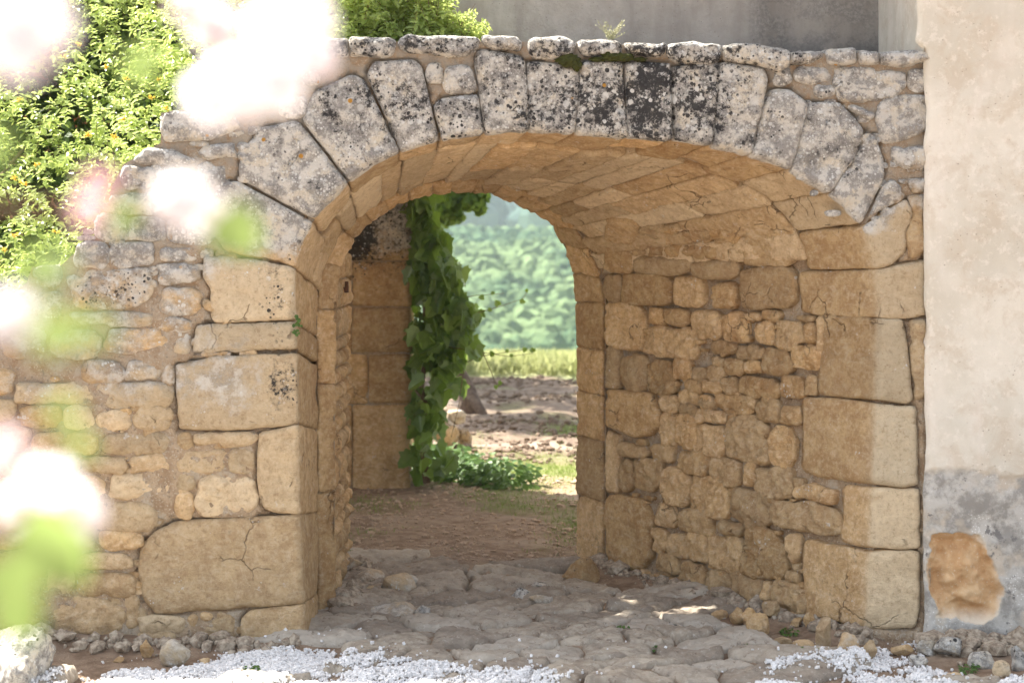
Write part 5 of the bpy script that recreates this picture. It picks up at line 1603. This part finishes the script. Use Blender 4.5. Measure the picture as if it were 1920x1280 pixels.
# dry stonecrop on the coping and a fern in the left jamb
M_DRY = leaf_mat("dry_stonecrop", (0.30, 0.30, 0.18), (0.42, 0.42, 0.27), (0.4, 0.4, 0.2), 0.2)
mb = MB(); c = P(1145, 76, 10.08); pos = []
for i in range(26):
    tp_ = P(1145 + random.uniform(-26, 26), random.uniform(38, 62), 10.08 + random.uniform(-.05, .05))
    b = c + Vector((random.uniform(-.02, .02), 0, 0)); m_ = (b + tp_) / 2 + Vector((random.uniform(-.01, .01), 0, 0))
    tube(mb, [b, m_, tp_], 0.0016, 0.001, 4, False, rnd=0.5)
    for t in np.linspace(0.35, 1, 10): pos.append(np.array(b) * (1 - t) + np.array(tp_) * t + rng.normal(0, .003, 3))
k = len(pos); leaf_cloud(mb, pos, rdir(k), rdir(k), rng.uniform(0.006, 0.014, k), OVAL, 0.2, rnd=rng.random(k))
setp(mb.build("stonecrop_tuft", M_DRY, smooth=False, org=c), label="dry pale stonecrop tuft growing on top of the coping stones", cat="plant")
for u_, v_, lab in ((560, 600, "small fern rooted in a joint of the left jamb, upper of two"), (556, 618, "small fern rooted in a joint of the left jamb, lower of two")):
    mb = MB(); c = P(u_, v_, 9.975); pos = [c + Vector((random.uniform(-.012, .012), random.uniform(-.012, 0), random.uniform(-.03, .03))) for _ in range(14)]
    k = len(pos); leaf_cloud(mb, pos, np.stack([rng.uniform(-.3, .3, k), -np.ones(k), rng.uniform(-.2, .4, k)], 1), rdir(k), rng.uniform(0.012, 0.022, k), BROAD, 0.2, rnd=rng.random(k))
    setp(mb.build("fern", M_WEED, smooth=False, org=c), label=lab, cat="fern")
# moss cushions under the coping
M_MOSS = simple_mat("moss", (0.055, 0.060, 0.012), 0.95, 0.006, 70, col2=(0.025, 0.028, 0.008))
mo = MB()
for (u, v, a, b) in ((1065,112,22,12),(1080,120,10,14),(1148,106,20,9),(1170,108,18,7),(1120,112,14,5),(1200,112,12,4)):
    V, Fc = ICO[4]; c = P(u, v, 9.985)
    V = V * (1 + fbm(V * 1.0 + u, 3, 4, 7)[:, None] * 0.6) * [a / 330, 0.028, b / 330]
    mo.add(V + np.array(c), Fc)
mo.build("moss", M_MOSS, arch)

# ------------------------------------------------------------------ trees beyond
M_TREE = leaf_mat("tree_leaf", (0.05, 0.10, 0.02), (0.12, 0.20, 0.04), (0.30, 0.42, 0.06), 0.45, 0.5, 0.3)
M_BARK = simple_mat("bark", (0.17, 0.13, 0.10), 0.9, 0.02, 14, col2=(0.09, 0.065, 0.05))
def tree(base, trunk, branches, blobs, n, s0, s1, label, group=None):
    t = empty("broadleaf_tree", base, label=label, cat="tree", group=group)
    tb = MB()
    for pts, r0, r1 in [trunk] + branches: tube(tb, pts, r0, r1, 9)
    tb.build("trunk", M_BARK, t)
    cb = MB(); tot = sum(b[3] ** 2 for b in blobs)
    for (x, y, z, r) in blobs:
        k = max(int(n * r * r / tot), 380)
        cl = rdir(max(4, k // 40)) * (r * rng.uniform(0.45, 1.0, max(4, k // 40)))[:, None]
        p = cl[rng.integers(0, len(cl), k)] + rng.normal(0, r * 0.13, (k, 3)) + [x, y, z]
        leaf_cloud(cb, p, rdir(k, -.2, 1), rdir(k, -1, .3), rng.uniform(s0, s1, k), BROAD, 0.2, rnd=rng.random(k))
    cb.build("crown", M_TREE, t, smooth=False)
    return t
q0 = lambda u, v, y: tuple(P(u, v, y))
tree((-0.75, 23.4, 0), ([q0(893,782,23.3), q0(880,735,23.4), q0(862,700,23.4), q0(840,640,23.5), q0(815,560,23.6), q0(800,430,23.8), (-1.3,23.9,4.2), (-1.5,24,5.5)], 0.11, 0.06),
     [([q0(905,778,23.1), q0(890,752,23.3), q0(870,722,23.4)], 0.07, 0.08), ([q0(868,790,23.3), q0(872,755,23.4), q0(866,715,23.4)], 0.08, 0.08), ([q0(800,430,23.8), q0(840,395,23.6), q0(880,372,23.4)], 0.035, 0.012)],
     [(-0.72,23.2,2.76,0.24), (-0.50,23.1,2.86,0.18), (-1.0,23.3,2.66,0.25), (-0.95,23.3,3.05,0.38), (-1.3,23.4,3.1,0.55), (-0.75,23.2,2.95,0.28), (-1.6,23.7,4.6,1.5), (-0.4,24,5.3,1.3), (-2.9,24,4.9,1.4)], 12000, 0.06, 0.11,
     "leaning tree with twisted trunk beyond the archway, its light leaves hanging into view")
tree((-5.5, 31, 0), ([(-5.5,31,-0.1), (-5.5,31.1,2), (-5.3,31,4.5)], 0.22, 0.10),  # unseen tree, put in for the shade it throws on the soil
     [([(-5.4,31,3), (-4.0,30.6,4.6), (-3.2,30.2,5.4)], 0.08, 0.03), ([(-5.4,31,3.2), (-6.6,31.4,5.0)], 0.08, 0.03)],
     [(-5.3,31,6.4,2.1), (-3.6,30.6,6.2,1.7), (-7,31.5,6,1.6), (-2.6,29.9,5.6,1.2), (-3.2,27.6,5.8,1.3)], 7000, 0.14, 0.24,
     "broad tree added out of view at the edge of the meadow to shade the bare earth")

# ------------------------------------------------------------------ loose stones
def rock(u, v, w, h, label, seed, name="loose_stone", group="loose stones at the foot of the walls", depth=None, tone=0.2, wea=0.0, dark=0.0, y=None, sink=0.12, cuts=7, sub=4, yel=0.0, rot=0.0):
    """w, h: pixels of the photograph; (u, v): middle of the foot"""
    c = ground_pt(u, v) if y is None else P(u, v, y)
    k = F / c.y
    sx, sz = w / k, h / k; sy = depth or sx * 0.8
    V, Fc = rock_mesh((sx, sy, sz * 1.15), seed, sub, cuts)
    if rot:
        V = np.stack([V[:, 0] * cos(rot) - V[:, 2] * sin(rot), V[:, 1], V[:, 0] * sin(rot) + V[:, 2] * cos(rot)], 1)
    z = V[:, 2].min()
    base = np.array([c.x, c.y + sy * 0.35, gz_at(c.x, c.y + sy * 0.35) if y is None else c.z])
    V = V + base - [0, 0, z + sz * sink]
    mb = MB(); up = g2(V[:, 2], base[2] + sz * 0.3, base[2] + sz)
    mb.add(V, Fc, tone=tone, weather=wea, dark=dark * (0.4 + 0.6 * up), rnd=(seed * 0.37) % 1, yel=yel)
    return setp(mb.build(name, M_STONE, org=base), label=label, cat="stone", group=group)
rock(15, 1290, 150, 135, "large pale boulder with dark cracks beside the gravel at the bottom corner", 11, "boulder", None, tone=0.9, wea=0.55, dark=0.35, sub=5, depth=0.5, rot=0.15)
LS = [(326,1232,58,48,"rounded pale grey stone on the bare earth below the biggest corner block",0.8,0.35,0),
      (274,1220,30,36,"small upright brown stone left of the rounded pale one",0.1,0,0),
      (384,1228,28,12,"flat tan chip on the earth next to the white gravel",0.3,0,0),
      (222,1225,26,12,"flat dark stone on the bare earth at the left",0.1,0,0.3),
      (1424,1186,46,40,"wedge-shaped tan stone standing on the passage floor near the wall",0.15,0,0),
      (1402,1166,36,36,"ochre stone leaning on the passage wall behind the wedge-shaped one",0.0,0,0),
      (1382,1164,34,30,"grey-brown pointed stone leaning on the foot of the passage wall",0.1,0.1,0),
      (1350,1152,34,26,"low pinkish stone nearest the sunlit patch by the wall",0.2,0.1,0),
      (1452,1160,46,28,"broad flat stone tucked under the rubble of the passage wall",0.3,0.1,0),
      (1494,1170,30,18,"small flat stone under the rounded rubble block",0.2,0,0),
      (1522,1176,28,30,"tan cube-like stone under the front corner block",0.1,0,0),
      (1549,1206,44,62,"tall upright greyish stone under the front corner block",0.4,0.2,0),
      (1508,1212,42,22,"low mauve stone in front of the tan cube-like one",0.3,0.15,0),
      (1590,1222,50,50,"mauve-grey boulder below the front corner block",0.35,0.25,0),
      (1628,1226,44,42,"rounded tan stone beside the mauve-grey boulder",0.4,0.1,0),
      (1694,1218,44,26,"brown stone under the overhanging bottom corner of the arch",0.1,0,0),
      (1470,1200,34,14,"thin slab lying in the dirt of the passage floor",0.3,0.1,0),
      (1745,1222,60,34,"rough pale footing stone at the edge of the white gravel",0.8,0.5,0.3),
      (1722,1240,40,22,"split layered stone beside the gravel under the cream wall",0.8,0.45,0.2),
      (1790,1228,66,40,"grey weathered footing stone below the broken patch",0.6,0.6,0.4),
      (1848,1244,60,38,"lumpy footing stone with dark lichen under the house wall",0.6,0.6,0.5),
      (1880,1262,40,34,"squarish pale stone near the edge of the gravel on the right",0.7,0.3,0.2),
      (1910,1248,44,44,"weathered block at the right border below the grey cement",0.5,0.5,0.5),
      (1790,1266,40,14,"flat tan stone half buried in the white gravel on the right",0.3,0.1,0),
      (692,1092,56,24,"flat grey stone in the heap at the left jamb",0.6,0.35,0),
      (660,1078,50,28,"rounded stone against the left jamb at the back of the heap",0.6,0.3,0),
      (745,1108,80,42,"largest smooth stone of the heap at the left jamb",0.6,0.35,0),
      (768,1094,40,26,"stone with a pale top behind the largest one of the heap",0.7,0.4,0),
      (688,1110,30,18,"little stone in front of the heap at the left jamb",0.5,0.3,0),
      (735,1150,120,34,"long low slab with a dark end rising from the passage floor at the left",0.6,0.4,0.1),
      (795,1150,36,26,"broken grey end piece beside the long low slab",0.5,0.5,0.4),
      (978,1118,44,24,"dark jagged stone in the middle of the passage floor",0.4,0.5,0.6),
      (1012,1104,34,20,"smaller dark stone behind the jagged one",0.4,0.5,0.5),
      (1020,1132,66,20,"long sliver of stone in front of the jagged dark one",0.5,0.4,0),
      (1255,1178,64,16,"dark flat stone at the near edge of the sunlit patch",0.3,0.5,0.5),
      (1090,1092,84,52,"squared footing block projecting below the inner jamb",0.05,0.15,0.3)]
for i, (u, v, w, h, lab, tn, we, dk) in enumerate(LS):
    rock(u, v, w, h, lab, 30 + i, tone=tn, wea=we, dark=dk, cuts=9 if i % 2 else 6)
for i, (u, v, w, h) in enumerate([(795,842,60,44),(840,838,50,52),(868,842,34,40),(775,800,40,36),(820,792,46,40),(855,796,36,34),(795,765,34,30)]):
    y = 19.2 + 0.1 * (i % 3)
    c = P(u, v, y); c.z = 0
    labs = ["broad pale stone at the bottom of the tumbled heap behind the vine","reddish block at the bottom of the tumbled heap behind the vine","upright stone at the end of the tumbled heap, nearest the bare earth","stone against the pillar side of the tumbled heap","middle stone of the upper row of the tumbled heap","outermost stone of the upper row of the tumbled heap","topmost small stone of the tumbled heap behind the vine"]
    rock(u, v, w, h, labs[i], 90 + i, group="stones of the tumbled heap beyond the pillar", tone=0.35, wea=0.3, dark=0.5, y=y, sink=0.0)

# ------------------------------------------------------------------ the blossoming shrub near the lens
def petal_mat():
    n = NT("blossom_petal")
    pk = n.attr('pink')
    c = n.mix(pk, (0.92, 0.91, 0.92), (0.88, 0.55, 0.60))
    return n.done(c, 0.6, None, 0.2, n.mix(pk, (0.95, 0.93, 0.93), (0.95, 0.55, 0.6)), 0.5)
M_PETAL = petal_mat()
M_BLEAF = leaf_mat("blossom_shrub_leaf", (0.16, 0.25, 0.07), (0.26, 0.36, 0.12), (0.36, 0.48, 0.14), 0.45, 0.45, 0.3)
M_TWIG = simple_mat("twig", (0.22, 0.14, 0.09), 0.8, 0.001, 80)
bush = empty("blossoming_shrub", (-0.95, 1.35, 0), label="white and pink blossoming shrub close to the viewer, far out of focus", cat="shrub")
PET = [(0,0),(.30,.25),(.50,.62),(.32,.95),(0,1.02),(-.32,.95),(-.50,.62),(-.30,.25)]
def blossom(u, v, y, rpx, pink=0.05, face=None):
    c = np.array(P(u, v, y)); r = rpx / F * y
    n = np.array(face or (random.uniform(-.5, .5), -1, random.uniform(-.2, .6))); n /= np.linalg.norm(n)
    a = np.cross(n, [0, 0, 1.0]); a /= np.linalg.norm(a); b = np.cross(n, a)
    mb = MB()
    for ring, (kk, s, tilt) in enumerate(((5, 1.0, 0.25), (5, 0.72, 0.6))):
        th = np.arange(kk) * 2 * pi / kk + ring * 0.6 + random.random()
        up = np.cos(th)[:, None] * a + np.sin(th)[:, None] * b + n * tilt
        nn = n - (np.cos(th)[:, None] * a + np.sin(th)[:, None] * b) * tilt
        leaf_cloud(mb, np.repeat(c[None], kk, 0), nn, up, np.full(kk, r * s), PET, -0.15, pink=np.clip(pink + rng.uniform(-.05, .1, kk), 0, 1))
    for _ in range(10):
        d = n + rng.normal(0, .25, 3); d /= np.linalg.norm(d)
        tube(mb, [c, c + d * r * 0.35], r * 0.012, r * 0.02, 4, True, pink=0.1)
    mb.build("blossom", M_PETAL, bush, smooth=True)
def bleaf(u, v, y, rpx, ang, nrm=(0.1, -1, 0.4)):
    c = np.array(P(u, v, y)); r = rpx / F * y
    up = np.array([cos(radians(ang)), 0, sin(radians(ang))])
    mb = MB(); leaf_cloud(mb, [c], np.array([nrm], float), np.array([up]), [r], BROAD, 0.15, rnd=np.array([random.random()]))
    mb.build("leaf", M_BLEAF, bush, smooth=False)
BL = [(440,160,1.25,95,.02),(525,150,1.22,85,.02),(400,60,1.20,66,.08),(500,50,1.25,60,.10),(590,60,1.22,66,.04),(350,10,1.15,50,.25),(570,-10,1.2,60,.2),(480,-10,1.15,55,.35),(410,190,1.30,65,.03),(610,110,1.3,50,.1),(400,180,1.2,70,.0),(470,190,1.25,60,.0),(545,190,1.25,45,.0),(570,100,1.3,60,.0),
      (30,50,0.85,120,.15),(60,-20,0.9,110,.12),(345,385,1.18,70,.02),(400,402,1.25,52,.02),(190,350,1.0,42,.75),(170,400,0.95,40,.6),
      (90,920,1.25,70,.02),(140,965,1.2,68,.02),(50,950,1.2,58,.03),(20,850,0.95,55,.35),(20,600,0.85,60,.0)]
for (u, v, y, r, pk) in BL: blossom(u, v, y * 1.15, r * (0.84 if u > 280 and v < 300 else 0.98), pk)
for (u, v, y, r, ang) in [(400,405,1.15,110,-40),(30,990,1.1,140,-25),(90,1010,1.15,110,-50),(0,1040,1.0,120,-60),(20,1110,1.05,100,-70),(60,640,0.8,95,20),(90,780,0.9,60,10),(120,830,1.0,60,-20),(250,90,1.2,70,-60),(270,120,1.15,50,-100),(150,640,0.8,70,40),(60,540,0.85,100,60),(-60,300,0.9,90,30),(260,400,1.0,60,200)]:
    bleaf(u, v, y, r, ang)
def limb(pts, r0, r1):
    mb = MB(); tube(mb, [tuple(p) for p in pts], r0, r1, 8); mb.build("branch", M_TWIG, bush)
gb = Vector((-0.95, 1.35, 0))
limb([gb, Vector((-0.85, 1.3, 1.2)), P(-350, 500, 1.15), P(-120, 120, 1.2), P(60, -60, 1.2), P(260, -40, 1.22)], 0.014, 0.004)
limb([P(260, -40, 1.22), P(380, 30, 1.26), P(450, 110, 1.28), P(480, 160, 1.28)], 0.004, 0.002)
limb([P(-250, 380, 1.15), P(-60, 380, 1.05), P(120, 390, 1.08), P(260, 400, 1.18), P(350, 395, 1.22)], 0.004, 0.0015)
limb([gb + Vector((0.02, 0, 0.3)), P(-400, 1500, 1.2), P(-250, 1100, 1.2), P(-40, 1000, 1.2), P(80, 950, 1.24)], 0.010, 0.002)
limb([P(-330, 900, 1.17), P(-200, 700, 1.0), P(-40, 640, 0.92), P(60, 640, 0.9)], 0.005, 0.0015)

# ------------------------------------------------------------------ haze
def make_haze():
    m = bpy.data.materials.new("haze_air"); m.use_nodes = True
    t = m.node_tree; t.nodes.clear()
    o = t.nodes.new("ShaderNodeOutputMaterial"); v = t.nodes.new("ShaderNodeVolumePrincipled")
    v.inputs['Color'].default_value = (0.74, 0.88, 1.0, 1)
    v.inputs['Density'].default_value = 0.00022
    v.inputs['Anisotropy'].default_value = 0.2
    t.links.new(v.outputs[0], o.inputs['Volume'])
    return m
M_HAZE = make_haze()
hz = MB(); box(hz, -1520, 1520, -45, 3020, float(gz.min()) - 1, 60)
setp(hz.build("haze", M_HAZE, smooth=False), kind="stuff", label="pale summer haze in the air over the valley")
scene.cycles.volume_bounces = 1
